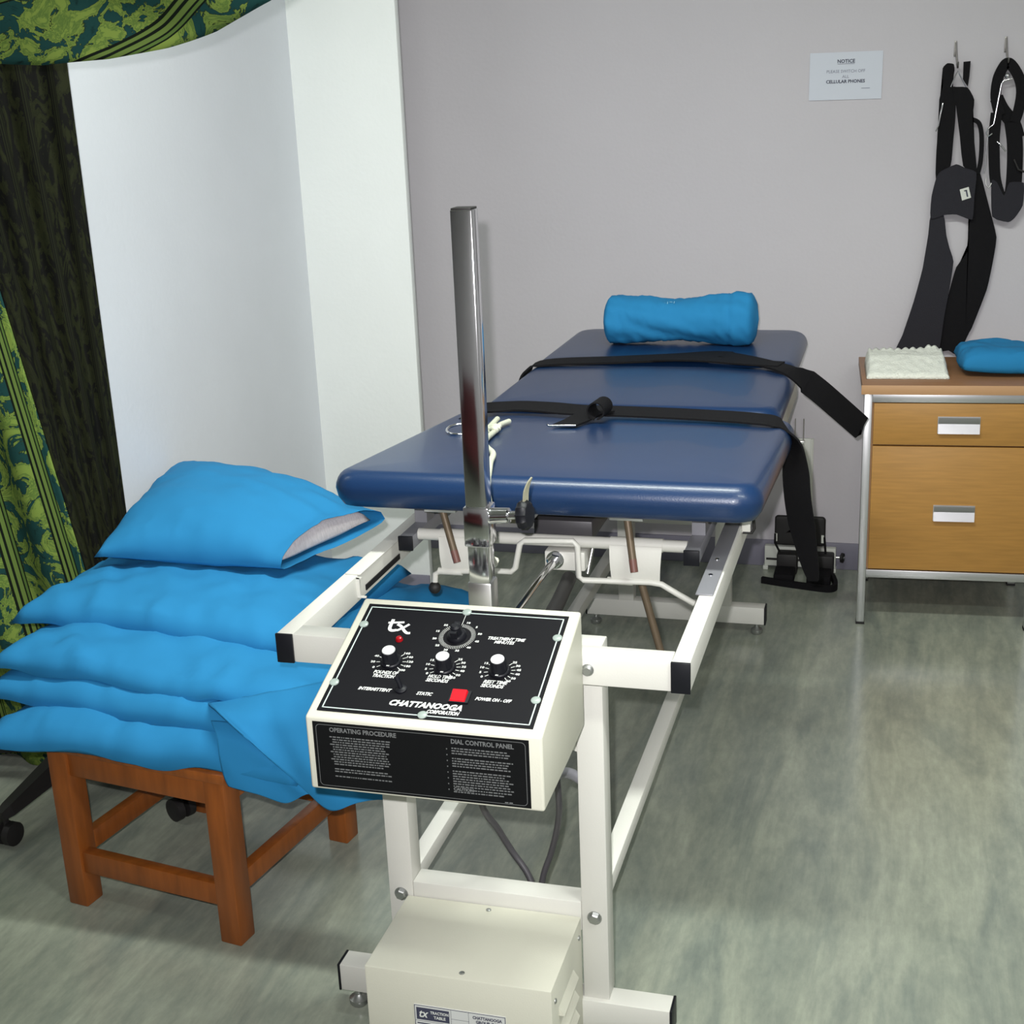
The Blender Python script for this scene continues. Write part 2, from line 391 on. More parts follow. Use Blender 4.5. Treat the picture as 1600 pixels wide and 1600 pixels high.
leg_pair(1.824, 0.117, 0.161, RT-RH, 0.2555, 1.824, 1.866, 0.085)
bx('lower_crossbar', (-0.142, 0.142, 0.0416, 0.0826, 0.214, 0.2665), 'white', T, 0.002)
bx('stretcher', (0.141, 0.170, 0.0836, 1.824, 0.222, 0.253), 'white', T, 0.002)
bx('stretcher', (-0.184, -0.155, 0.0836, 1.824, 0.222, 0.253), 'white', T, 0.002)
# gusset behind the control box on the right post
bm = bmesh.new(); prism_into(bm, [(0.10, 0.68), (0.142, 0.68), (0.142, 0.53), (0.127, 0.535), (0.118, 0.60)], 0.044, 0.062, lambda a, b, h: Vector((a, h, b))); mk('gusset', bm, 'white', T)
# sliding carriage
for s in (-1, 1):
    c = bx('slide_channel', (s*0.2615-0.013, s*0.2615+0.013, 0.423, 1.93, 0.7075, 0.7335), 'grey', T, 0.002)
    bx('end_cap', (s*0.2615-0.0137, s*0.2615+0.0137, 0.418, 0.4235, 0.7068, 0.7342), 'black', c, 0.001)
    tr = bx('track_cover', (min(s*0.2905, s*(A-0.004)), max(s*0.2905, s*(A-0.004)), 0.27, 0.86, RT+0.0003, RT+0.0025), 'grey' if s > 0 else 'white', T, 0.0006)
    if s > 0:
        for y in (0.36, 0.44):
            bm = bmesh.new(); lathe_into(bm, [(0, 0.004), (0.002, 0.004), (0.003, 0.002)], (0.303, y, RT+0.0025), (0, 0, 1), 10); mk('screw', bm, 'chrome', tr, smooth=40)
bm = bmesh.new(); box_into(bm, -0.2955, -0.2935, 0.30, 0.47, 0.672, 0.682); mk('track_slot', bm, 'black', T)
bm = bmesh.new()
box_into(bm, -0.2957, -0.2900, 0.262, 0.266, 0.672, 0.709); box_into(bm, -0.2900, -0.2800, 0.262, 0.266, 0.672, 0.675); box_into(bm, -0.2957, -0.2860, 0.262, 0.266, 0.7065, 0.7095)
mk('track_bracket', bm, 'white', T)
tb('cross_tube', [(-0.249, 0.46, 0.727), (0.249, 0.46, 0.727)], 0.0108, 'white', T, 16)
for s in (-1, 1):
    x0, x1 = sorted((s*0.112, s*0.206))
    tb('tube_sleeve', [(x0, 0.46, 0.727), (x1, 0.46, 0.727)], 0.0125, 'white', T, 16)
    bm = bmesh.new(); rows = []
    for k in range(9):
        t = k/8; z = 0.7275-0.066*t; y = 0.4465-0.007*math.sin(t*math.pi*0.9)
        w0, w1 = x0+0.004*t, x1-0.004*t
        rows.append([bm.verts.new((w0, y, z)), bm.verts.new((w1, y, z)), bm.verts.new((w1, y+0.003, z)), bm.verts.new((w0, y+0.003, z))])
    for Aa, Bb in zip(rows, rows[1:]):
        for k in range(4): bm.faces.new((Aa[k], Aa[(k+1) % 4], Bb[(k+1) % 4], Bb[k]))
    bm.faces.new(rows[0]); bm.faces.new(rows[-1])
    hp = mk('hinge_plate', bm, 'white', T, smooth=40)
    xs = (x0-0.004, x0+0.042)
    tb('hinge_barrel', [(xs[0], 0.446, 0.6615), (xs[1], 0.446, 0.6615)], 0.0068, 'white', hp, 12)
    if s < 0: tb('hinge_barrel', [(x1-0.03, 0.446, 0.6605), (x1, 0.446, 0.6605)], 0.0068, 'white', hp, 12)
rod = tb('release_rod', [(0.262, 0.45, 0.626), (0.232, 0.446, 0.644), (0.205, 0.444, 0.6605), (0.185, 0.444, 0.663), (0.065, 0.440, 0.6615), (0.0565, 0.440, 0.668), (0.0565, 0.438, 0.726), (0.049, 0.438, 0.7345), (-0.040, 0.438, 0.7315), (-0.0495, 0.438, 0.7245), (-0.0595, 0.438, 0.679), (-0.068, 0.440, 0.670), (-0.10, 0.444, 0.668), (-0.206, 0.446, 0.661), (-0.2165, 0.446, 0.655), (-0.2174, 0.44, 0.632)], 0.0055, 'white', T, 10)
bm = bmesh.new(); bmesh.ops.create_uvsphere(bm, u_segments=16, v_segments=10, radius=0.0115, matrix=Matrix.Translation((-0.2174, 0.44, 0.630))); mk('ball_knob', bm, 'rubber', rod, smooth=True)
for top, bot, bxm in (((-0.199, 0.45, 0.786), (-0.164, 0.42, 0.690), -0.19), ((0.144, 0.45, 0.784), (0.1615, 0.42, 0.690), 0.15)):
    lv = tb('tilt_lever', [top, bot], 0.0068, 'brass', T, 12)
    v = (Vector(bot)-Vector(top)).normalized(); tb('grip_tip', [Vector(bot)-v*0.022, Vector(bot)+v*0.001], [0.0071, 0.0069], 'redbrown', lv, 12)
    bx('lever_bracket', (top[0]-0.030, top[0]+0.030, 0.44, 0.475, 0.776, 0.790), 'alu', T, 0.001)
bx('prop_channel', (-0.14, -0.045, 0.50, 0.53, 0.742, 0.765), 'under', T, 0.001)
tb('prop_lever', [(0.1500, 0.51, 0.662), (0.1935, 0.50, 0.505)], 0.0072, 'brass', T, 10)
# actuator
bx('actuator_block', (-0.0085, 0.066, 0.452, 0.50, 0.673, 0.709), 'white', T, 0.003)
bm = bmesh.new(); lathe_into(bm, [(0, 0.0165), (0.003, 0.0165)], (0.0115, 0.452, 0.693), (0, -1, 0.05), 20); lathe_into(bm, [(0.003, 0.0145), (0.011, 0.0145), (0.013, 0.012)], (0.0115, 0.452, 0.693), (0, -1, 0.05), 6); mk('lock_nut', bm, 'chrome', T, smooth=30)
tb('actuator_rod', [(0.0115, 0.440, 0.693), (0.0115, 0.425, 0.694), (0.014, 0.32, 0.699), (0.019, 0.12, 0.705)], [0.0075, 0.0075, 0.0058, 0.0058], 'chrome', T, 12)
tb('actuator_boot', [(0.042, 0.43, 0.668), (0.046, 0.33, 0.660), (0.048, 0.22, 0.655)], 0.013, 'rubber', T, 14)
bx('spine_channel', (-0.040, 0.070, 0.50, 1.75, 0.715, 0.752), 'dark', T, 0.003)
tb('spring_rod', [(0.074, 0.49, 0.715), (0.066, 0.47, 0.663)], 0.0035, 'steel', T, 8)
bx('rear_brace', (-0.117, 0.117, 1.83, 1.86, 0.32, 0.36), 'white', T, 0.002)
# side hooks for the belts
for y, z in ((0.635, 0.722), (0.815, 0.730)):
    h = bx('belt_hook', (0.3235, 0.339, y, y+0.004, z-0.022, z+0.010), 'white', T, 0.0005)
    tb('hook_wire', [(0.339, y+0.002, z+0.010), (0.344, y+0.002, z+0.012), (0.346, y+0.002, z-0.014), (0.342, y+0.002, z-0.022), (0.325, y+0.002, z-0.022)], 0.003, 'rubber', h, 8)
# cushions: raised foot section, lumbar section, head section
ang = math.atan2(0.060, 0.74)
Mt = Matrix.Translation((0, 1.13, 0.7685)) @ Matrix.Rotation(-ang, 4, 'X')
slab('cushion', -0.002, -0.378, 0.386, 0.378, 0.05, -0.034, 0.034, 0.030, 0.003, 'vinyl', T, Mt, label='raised dark blue vinyl foot cushion')
bm = bmesh.new(); box_into(bm, -0.32, 0.31, -0.67, -0.03, -0.047, -0.034, Mt); mk('base_board', bm, 'under', T)
for y in (-0.60, -0.20):
    for s in (-1, 1):
        p0 = Mt @ Vector((s*0.2615, y, -0.046)); bx('support_block', (s*0.2615-0.012, s*0.2615+0.012, p0.y-0.02, p0.y+0.02, 0.7330, p0.z), 'grey', T)
slab('cushion', 0.004, 1.395, 0.342, 0.246, 0.05, 0.748, 0.814, 0.030, 0.003, 'vinyl', T, label='dark blue vinyl middle cushion')
slab('cushion', -0.004, 1.925, 0.342, 0.270, 0.07, 0.748, 0.814, 0.030, 0.003, 'vinyl', T, label='dark blue vinyl head cushion')
for y0, y1 in ((1.20, 1.60), (1.70, 2.14)):
    bx('base_board', (-0.30, 0.30, y0, y1, 0.7345, 0.7475), 'under', T)

# ---- control box (part of the table)
CX0, CX1 = -0.169, 0.166
prof = [(-0.240, 0.587), (-0.240, 0.697), (-0.001, 0.780), (-0.001, 0.600), (-0.10, 0.592)]
bm = bmesh.new(); prism_into(bm, prof, CX0, CX1, lambda a, b, h: Vector((h, a, b)))
bmesh.ops.recalc_face_normals(bm, faces=bm.faces[:])
bmesh.ops.bevel(bm, geom=bm.edges[:], offset=0.004, segments=3, affect='EDGES', profile=0.5)
CB = mk('control_box', bm, 'white2', T, smooth=40, label='white sloping control box with black dial panel')
P0 = Vector((0, -0.240, 0.697)); U = Vector((1, 0, 0)); V = Vector((0, 0.24, 0.083)).normalized(); N = U.cross(V)
def pp(u, v, h=0.0): return P0+U*(u/1000)+V*(v/1000)+N*h
def plate(name, u0, u1, v0, v1, h0, h1, m, parent, Pf=pp):
    bm = bmesh.new(); vs = [bm.verts.new(Pf(u, v, h)) for u in (u0, u1) for v in (v0, v1) for h in (h0, h1)]
    for f in ((0,1,3,2), (4,6,7,5), (0,4,5,1), (2,3,7,6), (0,2,6,4), (1,5,7,3)): bm.faces.new([vs[i] for i in f])
    return mk(name, bm, m, parent)
plate('dial_panel', -155.5, 151, 12.5, 238, 0.0002, 0.0018, 'panel', CB)
SH = 0.0018
bm = bmesh.new()
for a in ((-150, -148.2, 17.5, 231.5), (143.8, 145.6, 17.5, 231.5), (-150, 145.6, 17.5, 19.2), (-150, 145.6, 229.8, 231.5)):
    quad_into(bm, P0+N*SH, U, V, a[0]/1000, a[1]/1000, a[2]/1000, a[3]/1000, 0.0002)
flatmk('panel_border', bm, 'line', CB)
for u, v in ((-148.5, 191), (-1, 232), (144.5, 190), (143, 64), (-4, 19), (-149.5, 67)):
    bm = bmesh.new(); lathe_into(bm, [(0, 0.0068), (0.0015, 0.0068), (0.003, 0.0045), (0.0028, 0.001)], pp(u, v, SH), N, 18); mk('panel_grommet', bm, 'clear', CB, smooth=40)
def tx(name, lines, size, w, bold=0.00030, shear=0.28):
    bm = bmesh.new()
    for (t, u, v), ww in zip(lines, w): text_into(bm, t, size/1000, pp(u, v, SH), U, V, shear=shear, bold=bold, w=ww/1000)
    flatmk(name, bm, 'ink', CB)
bm = bmesh.new()
def stroke(pts, wd):
    P = spline([pp(u, v, SH+0.0004) for u, v in pts], 5); rows = []
    for i in range(len(P)):
        t = (P[min(i+1, len(P)-1)]-P[max(i-1, 0)]).normalized(); sdv = N.cross(t)*wd/2000
        rows.append((bm.verts.new(P[i]-sdv), bm.verts.new(P[i]+sdv)))
    for a, b in zip(rows, rows[1:]): bm.faces.new((a[0], b[0], b[1], a[1]))
stroke([(-107, 206), (-107, 190), (-105.5, 184), (-101, 181.6), (-95, 183.5)], 5.2)
stroke([(-112.5, 198), (-100, 199.5), (-88.5, 201)], 4.0)
stroke([(-97.5, 196), (-90.5, 192), (-82.5, 182.5), (-77, 178.4), (-72.5, 179)], 4.6)
stroke([(-79.5, 197.6), (-86.4, 189.4), (-94.5, 182.2)], 4.2)
flatmk('panel_logo', bm, 'ink', CB)
tx('lettering', [('TREATMENT TIME', 71.5, 180.0), ('MINUTES', 70.5, 172.6)], 8.4, (55, 30))
tx('lettering', [('POUNDS OF', -82, 94.2), ('TRACTION', -83, 86.6)], 8.6, (37, 33))
tx('lettering', [('HOLD TIME', -2, 94.0), ('SECONDS', -4, 86.2)], 8.6, (35, 33))
tx('lettering', [('REST TIME', 78.5, 91.8), ('SECONDS', 76, 84.0)], 8.6, (35, 33))
tx('lettering', [('INTERMITTENT', -87, 59.5)], 8.2, (49,))
tx('lettering', [('STATIC', -14, 58.8)], 8.2, (23,))
tx('lettering', [('POWER ON - OFF', 84.5, 57.8)], 8.2, (51,))
tx('lettering', [('CHATTANOOGA', -6, 37)], 14.0, (104,), 0.0007)
tx('lettering', [('CORPORATION', 22, 26.2)], 9.0, (46,), 0.0004)
# scales round the dials
def tick(u, v, a, r0, r1, wd):
    d = U*math.sin(a)+V*math.cos(a); s = U*math.cos(a)-V*math.sin(a); P = pp(u, v, SH+0.0003)
    bm.faces.new([bm.verts.new(P+d*(r/1000)+s*(q*wd/2000)) for r, q in ((r0, -1), (r0, 1), (r1, 1), (r1, -1))])
bm = bmesh.new()
for k in range(60): tick(-1, 179, math.radians(6*k), 20.5, 27.0, 0.55)
quad_into(bm, P0+N*SH, U, V, -0.0013, -0.0006, 0.206, 0.226, 0.0004)
for k, s in enumerate(['10', '5', '50', '45', '40', '35', '30', '25', '20', '15', '55', '60']):
    a = math.radians(15+30*k)
    if k in (11,): continue
    text_into(bm, s, 0.0052, pp(-1+33*math.sin(a), 179+31*math.cos(a), SH), U, V, bold=0.0002, xs=1.2)
flatmk('dial_scale', bm, 'ink', CB)
def scale(u, v, marks):
    global bm
    for half in (-1, 1):
        bm = bmesh.new()
        for deg, t in marks:
            if deg*half < 0: continue
            a = math.radians(deg); tick(u, v, a, 16.5, 22.0, 0.9)
            text_into(bm, t, 0.0056, pp(u+27*math.sin(a), v+24.5*math.cos(a), SH), U, V, bold=0.00015, xs=1.2)
        flatmk('dial_scale', bm, 'ink', CB)
scale(-81, 117, [(-125, '0'), (-97, '20'), (-68, '40'), (40, '160'), (62, '140'), (85, '120'), (107, '180'), (130, '200')])
scale(0, 113, [(-125, '0'), (-103, '5'), (-80, '10'), (-58, '15'), (40, '25'), (60, '30'), (80, '35'), (100, '40'), (122, '50'), (140, '60')])
scale(79, 115, [(-125, '0'), (-103, '5'), (-80, '10'), (-58, '15'), (40, '25'), (60, '30'), (80, '45'), (100, '40'), (122, '50'), (140, '60')])
def knob(u, v):
    bm = bmesh.new(); P = pp(u, v, SH)
    lathe_into(bm, [(0, 0.0150), (0.003, 0.0150), (0.0045, 0.0138)], P, N, 28)
    lathe_into(bm, [(0.0045, 0.0126), (0.0205, 0.0114), (0.0218, 0.0106)], P, N, 28, flute=0.07)
    lathe_into(bm, [(0.0218, 0.0097), (0.0228, 0.0093)], P, N, 24, mi=1)
    quad_into(bm, P+N*0.0035-V*0.0135, U, V, -0.0022, 0.0022, -0.0012, 0.0012, 0.0015, mi=2)
    mk('dial_knob', bm, ['black', 'cap', 'ink'], CB, smooth=35, label='black fluted knob with chrome cap')
for u, v in ((-81, 117), (0, 113), (79, 115)): knob(u, v)
bm = bmesh.new(); P = pp(-1, 179, SH)
lathe_into(bm, [(0, 0.0145), (0.004, 0.0142), (0.007, 0.0120)], P, N, 24)
lathe_into(bm, [(0.007, 0.0085), (0.019, 0.0075), (0.0215, 0.0045)], P, N, 20)
vs = box_into(bm, -0.0045, 0.0045, -0.013, 0.013, 0.006, 0.017)
for q in vs: q.co = P+U*q.co.x+V*q.co.y+N*q.co.z
mk('timer_knob', bm, 'black', CB, smooth=35)
bm = bmesh.new(); lathe_into(bm, [(0, 0.0055), (0.002, 0.0055), (0.005, 0.0040), (0.006, 0.0015)], pp(-84, 163, SH), N, 16); mk('indicator_lamp', bm, 'led', CB, smooth=40)
bm = bmesh.new(); P = pp(-49, 64, SH); lathe_into(bm, [(0, 0.0085), (0.002, 0.0085), (0.004, 0.006)], P, N, 16); tube_into(bm, [P+N*0.003, P+N*0.018+V*0.006-U*0.006], [0.003, 0.0042], 10); mk('toggle_switch', bm, 'black', CB, smooth=40)
rk = plate('rocker_bezel', 24, 52, 46.5, 69.5, SH, SH+0.0025, 'black', CB)
bm = bmesh.new(); vs = [bm.verts.new(pp(u, v, h)) for u, v, h in ((26.5, 48.5, .0055), (46.5, 48.5, .0055), (46.5, 67, .0085), (26.5, 67, .0085), (25.5, 47.5, .004), (47.5, 47.5, .004), (47.5, 68, .004), (25.5, 68, .004))]
for f in ((0,1,2,3), (4,5,1,0), (5,6,2,1), (6,7,3,2), (7,4,0,3)): bm.faces.new([vs[i] for i in f])
mk('rocker_switch', bm, 'red', CB)
# instruction plate on the front face
F0 = Vector((0, -0.240, 0.587)); FV = Vector((0, 0, 1)); FN = Vector((0, -1, 0))
def fp(u, v, h=0.0): return F0+U*(u/1000)+FV*(v/1000)+FN*h
plate('instruction_plate', -158, 148, 4.5, 104, 0.0002, 0.0012, 'sticker', CB, fp)
bm = bmesh.new(); FP = F0+FN*0.0012
out = rrect(0.1485, 0.0465, 0.006, 4); inn = rrect(0.1478, 0.0458, 0.0055, 4)
for k in range(len(out)):
    q = [out[k], out[(k+1) % len(out)], inn[(k+1) % len(out)], inn[k]]
    bm.faces.new([bm.verts.new(FP+FN*0.0002+U*(-0.005+a)+FV*(0.0542+b)) for a, b in q])
text_into(bm, 'OPERATING PROCEDURE', 0.0092, FP+U*-0.1335+FV*0.0935, U, FV, 'LEFT', 0.0, 0.0003, 0.92)
text_into(bm, 'DIAL CONTROL PANEL', 0.0092, FP+U*0.0405+FV*0.0928, U, FV, 'LEFT', 0.0, 0.0003, 0.90)
text_into(bm, 'CAUTION', 0.0062, FP+U*0.041+FV*0.0225, U, FV, 'LEFT', 0.0, 0.0003, 1.0)
flatmk('plate_headings', bm, 'inkgrey', CB)
# fine print: rows of word-length marks, unreadable in the photograph too
bm = bmesh.new(); rnd = random.Random(3)
def para(u0, u1, vtop, rows, step, ind=0):
    v = vtop
    for r_ in range(rows):
        u = u0+(ind if r_ % 3 else 0); e = u1-rnd.random()*14
        if rnd.random() < 0.12: v -= step; continue
        while u < e:
            l = 1.5+rnd.random()*5.5
            quad_into(bm, FP, U, FV, u/1000, min(u+l, u1)/1000, (v-0.9)/1000, (v+0.9)/1000, 0.0003); u += l+1.3
        v -= step
para(-134, -44, 83, 17, 3.7, 4); para(41, 126, 83, 16, 3.75)
for k in range(8): quad_into(bm, FP, U, FV, 0.0335, 0.0350, 0.0805-0.0086*k, 0.0823-0.0086*k, 0.0003)
para(63, 126, 22.5, 1, 3.7); para(41, 122, 18.5, 1, 3.7); para(112, 128, 10, 1, 3)
o = flatmk('fine_print', bm, 'inkgrey', CB); o['kind'] = 'stuff'

# ---- motor housing (part of the table)
MB = bx('motor_housing', (-0.152, 0.1415, -0.154, 0.0405, 0.012, 0.241), 'white2', T, 0.0025, label='cream sheet metal motor housing')
for x, y in ((-0.008, 0.026), (0.0, -0.140)):
    bm = bmesh.new(); lathe_into(bm, [(0, 0.0042), (0.0015, 0.0042), (0.0028, 0.002)], (x, y, 0.241), (0, 0, 1), 12); mk('screw', bm, 'zinc', MB, smooth=40)
for y, z in ((-0.135, 0.212), (0.020, 0.215)):
    bm = bmesh.new(); lathe_into(bm, [(0, 0.0042), (0.0015, 0.0042), (0.0028, 0.002)], (0.1415, y, z), (1, 0, 0), 12); mk('screw', bm, 'zinc', MB, smooth=40)
for k in range(3):
    bm = bmesh.new(); z = 0.185-0.035*k
    vs = [bm.verts.new(q) for q in ((0.1415, -0.115, z), (0.1415, -0.02, z), (0.150, -0.02, z-0.014), (0.150, -0.115, z-0.014), (0.1415, -0.115, z-0.014), (0.1415, -0.02, z-0.014))]
    for f in ((0, 1, 2, 3), (0, 3, 4), (1, 5, 2), (3, 2, 5, 4)): bm.faces.new([vs[i] for i in f])
    mk('vent_louver', bm, 'white2', MB)
G0 = Vector((0, -0.154, 0))
LBL = bx('rating_plate', (-0.075, 0.070, -0.1552, -0.1538, 0.118, 0.186), 'paperlabel', MB)
bm = bmesh.new(); GP = Vector((0, -0.1552, 0))
def gq(x0, x1, z0, z1, l=0.0002, mi=0): quad_into(bm, GP, U, FV, x0, x1, z0, z1, l, mi)
for q in ((-0.0745, 0.0695, 0.1845, 0.1855), (-0.0745, 0.0695, 0.1185, 0.1195), (-0.0745, -0.0735, 0.1185, 0.1855), (0.0685, 0.0695, 0.1185, 0.1855)): gq(*q)
gq(-0.0715, -0.019, 0.160, 0.1815); gq(-0.0735, 0.012, 0.1575, 0.158); gq(-0.0165, -0.016, 0.1575, 0.1845); gq(0.0115, 0.012, 0.1575, 0.1845); gq(-0.016, 0.012, 0.1685, 0.169)
text_into(bm, 'tx', 0.020, GP+U*-0.0615+FV*0.171, U, FV, shear=0.3, bold=0.0004, mi=1, w=0.015)
text_into(bm, 'TRACTION', 0.0070, GP+U*-0.0345+FV*0.1745, U, FV, bold=0.0002, mi=1, w=0.029)
text_into(bm, 'TABLE', 0.0070, GP+U*-0.0345+FV*0.1665, U, FV, bold=0.0002, mi=1, w=0.019)
text_into(bm, 'CHATTANOOGA', 0.0072, GP+U*0.041+FV*0.1775, U, FV, bold=0.0003, w=0.046)
text_into(bm, 'GROUP, INC', 0.0070, GP+U*0.041+FV*0.170, U, FV, bold=0.0003, w=0.036)
gq(-0.071, -0.050, 0.1525, 0.1545); gq(-0.047, -0.022, 0.1525, 0.1545)
flatmk('rating_print', bm, ['inkdark', 'ink'], LBL)
tb('power_cable', [(-0.019, 0.02, 0.60), (-0.021, 0.05, 0.43), (-0.009, 0.10, 0.346), (0.007, 0.12, 0.295), (0.036, 0.115, 0.254), (0.055, 0.10, 0.20), (0.06, 0.09, 0.10)], 0.0055, 'dark', T, 10, k=6)
tb('power_cable', [(0.106, 0.02, 0.60), (0.106, 0.06, 0.446), (0.093, 0.10, 0.37), (0.075, 0.12, 0.303), (0.060, 0.115, 0.255), (0.056, 0.10, 0.20), (0.06, 0.09, 0.09)], 0.0052, 'dark', T, 10, k=6)
tb('grey_hose', [(0.09, 0.10, 0.455), (0.105, 0.13, 0.445), (0.13, 0.14, 0.425), (0.16, 0.14, 0.40)], 0.009, 'grey', T, 10, k=4)

# ---- mast
MS = bx('mast', (-0.0165, 0.0150, 0.0425, 0.0740, 0.60, 1.346), 'chrome', T, 0.0016, seg=2, label='square chrome traction mast')
bx('mast_cap', (-0.0155, 0.0140, 0.0435, 0.0730, 1.3455, 1.3485), 'rubber', MS, 0.001)
bx('mast_socket', (-0.0195, 0.0180, 0.0410, 0.0770, 0.52, 0.7975), 'steel', MS, 0.003)
bx('clamp_collar', (-0.0200, 0.0190, 0.0390, 0.0775, 0.8545, 0.9155), 'chrome', MS, 0.002)
bm = bmesh.new(); lathe_into(bm, [(0, 0.0125), (0.030, 0.0115), (0.031, 0.0065), (0.048, 0.0062)], (0.018, 0.055, 0.900), (1, -0.12, 0.10), 20); mk('clamp_boss', bm, 'chrome', MS, smooth=40)
bm = bmesh.new(); lathe_into(bm, [(0, 0.010), (0.003, 0.020), (0.006, 0.0225), (0.015, 0.0225), (0.019, 0.019), (0.020, 0.008)], (0.062, 0.050, 0.9045), (1, -0.12, 0.10), 24, flute=0.09); mk('clamp_knob', bm, 'black', MS, smooth=40)
bm = bmesh.new(); ribbon_into(bm, spline([(0.0735, 0.052, 0.924), (0.0745, 0.054, 0.940), (0.0785, 0.056, 0.953), (0.083, 0.058, 0.961)], 4), (0.35, 1, 0), [0.0060, 0.0062, 0.0062, 0.006, 0.006, 0.0055, 0.005, 0.0045, 0.004, 0.0032, 0.0025, 0.0018, 0.001], 0.002); mk('cord_tag', bm, 'under', MS)
tb('pulley_arm', [(0.0, 0.074, 0.82), (0.0, 0.10, 0.82), (0.0, 0.12, 0.80)], 0.006, 'steel', MS, 10)

# ------------------------------------------------------------------ rope on the foot cushion
RP = thing('traction_rope', 'white knotted traction rope lying on blue foot cushion behind the mast', 'rope', (-0.15, 0.65, 0.83))
def topz(y): return 0.8065+(1.13-y)*0.0805
def rp(x, y, h=0.006): return (x, y, topz(y)+h)
tb('cord', [rp(-0.205, 0.93), rp(-0.210, 0.88), rp(-0.198, 0.80), rp(-0.186, 0.70), rp(-0.160, 0.62), rp(-0.128, 0.555), rp(-0.110, 0.48), rp(-0.097, 0.43), (-0.085, 0.372, 0.845), (-0.079, 0.362, 0.815), (-0.060, 0.30, 0.795), (-0.02, 0.16, 0.800), (0.0, 0.128, 0.803)], 0.0058, 'rope', RP, 8, k=5)
tb('cord_end', [rp(-0.215, 0.79, 0.008), rp(-0.222, 0.85, 0.008), rp(-0.232, 0.935, 0.010)], 0.0058, 'rope', RP, 8, k=5)
bm = bmesh.new(); tube_into(bm, [Vector(rp(-0.200, 0.80, 0.010))+Vector((0.010*math.cos(a*1.9), 0.012*math.sin(a*1.3), 0.005*math.sin(a*2.1))) for a in [i*0.35 for i in range(24)]], 0.0055, 8); mk('knot', bm, 'rope', RP, smooth=True)
bm = bmesh.new(); tube_into(bm, [Vector((-0.275+0.030*math.cos(a), 0.815+0.03*math.sin(a), topz(0.815)+0.006+0.004*math.sin(a))) for a in [i*math.pi/8 for i in range(17)]], 0.0030, 8, cap=False); mk('steel_ring', bm, 'chrome', RP, smooth=True)

# ------------------------------------------------------------------ belts
b1 = thing('traction_belt', 'long black belt with a buckle laid across the seam and hanging over the table side', 'belt', (0.0, 1.06, 0.81))
p = spline([(-0.385, 1.03, 0.70), (-0.372, 1.035, 0.775), (-0.33, 1.05, 0.818), (-0.253, 1.10, 0.8215), (-0.173, 1.10, 0.8215), (-0.089, 1.075, 0.8225), (0.054, 1.07, 0.822), (0.195, 1.055, 0.822), (0.30, 1.03, 0.823), (0.352, 1.02, 0.817), (0.384, 1.02, 0.785), (0.390, 1.025, 0.73), (0.396, 1.035, 0.65), (0.408, 1.05, 0.57), (0.424, 1.06, 0.49), (0.432, 1.065, 0.455)], 5)
bm = bmesh.new(); n = len(p)
def sd1(f):
    if f < 0.60: return Vector((0.0, 1, 0.02))
    t = min(1, (f-0.60)/0.16); return Vector((0, 1, 0.02)).lerp(Vector((-0.94, 0.42, -0.18)), t)
ribbon_into(bm, p, [sd1(i/(n-1)) for i in range(n)], [0.041 if i < n*0.6 else 0.031 if i < n-12 else max(0.010, 0.031-(i-(n-12))*0.0018) for i in range(n)], 0.004)
mk('webbing', bm, 'strap', b1, smooth=40)
bm = bmesh.new(); ribbon_into(bm, spline([(-0.020, 1.06, 0.8275), (-0.045, 1.02, 0.8285), (-0.066, 0.96, 0.8260), (-0.078, 0.905, 0.8285)], 5), (1, 0.15, 0), 0.026, 0.004); mk('buckle_tab', bm, 'strap', b1, smooth=40)
tb('buckle_bar', [(-0.112, 0.894, 0.833), (-0.108, 0.893, 0.830), (-0.052, 0.902, 0.830)], 0.0024, 'chrome', b1, 8)
bm = bmesh.new(); ribbon_into(bm, [Vector((-0.022+0.018*math.sin(a), 1.0, 0.8450-0.018*math.cos(a))) for a in [i*math.pi/10 for i in range(20)]], (0.1, 1, 0), 0.030, 0.003); mk('belt_loop', bm, 'strap', b1, smooth=40)
b2 = thing('traction_belt', 'black belt across the head end, its stiff tongue drooping towards the cabinet', 'belt', (0.0, 1.67, 0.82))
p = spline([(-0.36, 1.60, 0.765), (-0.345, 1.605, 0.800), (-0.30, 1.62, 0.8185), (-0.12, 1.655, 0.8215), (0.036, 1.70, 0.8220), (0.130, 1.735, 0.8225), (0.190, 1.70, 0.8235), (0.277, 1.61, 0.8240), (0.340, 1.55, 0.8180), (0.395, 1.57, 0.775), (0.450, 1.62, 0.715), (0.500, 1.68, 0.655), (0.507, 1.688, 0.647)], 6)
bm = bmesh.new(); n = len(p); sd = []
for i in range(n):
    f = i/(n-1); sd.append(Vector((0.05, 1, 0)) if f < 0.42 else Vector((0.75, 1.0, 0.0)) if f < 0.72 else Vector((0.62, 0.55, 0.62)))
ribbon_into(bm, p, sd, [0.042 if i < n*0.45 else 0.030 if i < n-5 else 0.030-(i-(n-5))*0.0055 for i in range(n)], 0.005)
mk('webbing', bm, 'strap', b2, smooth=40)
bm = bmesh.new(); ribbon_into(bm, spline([(-0.02, 1.665, 0.8255), (0.10, 1.66, 0.8260), (0.22, 1.62, 0.8265), (0.31, 1.60, 0.826)], 5), (0.05, 1, 0), 0.03, 0.004); mk('folded_end', bm, 'strap', b2, smooth=40)

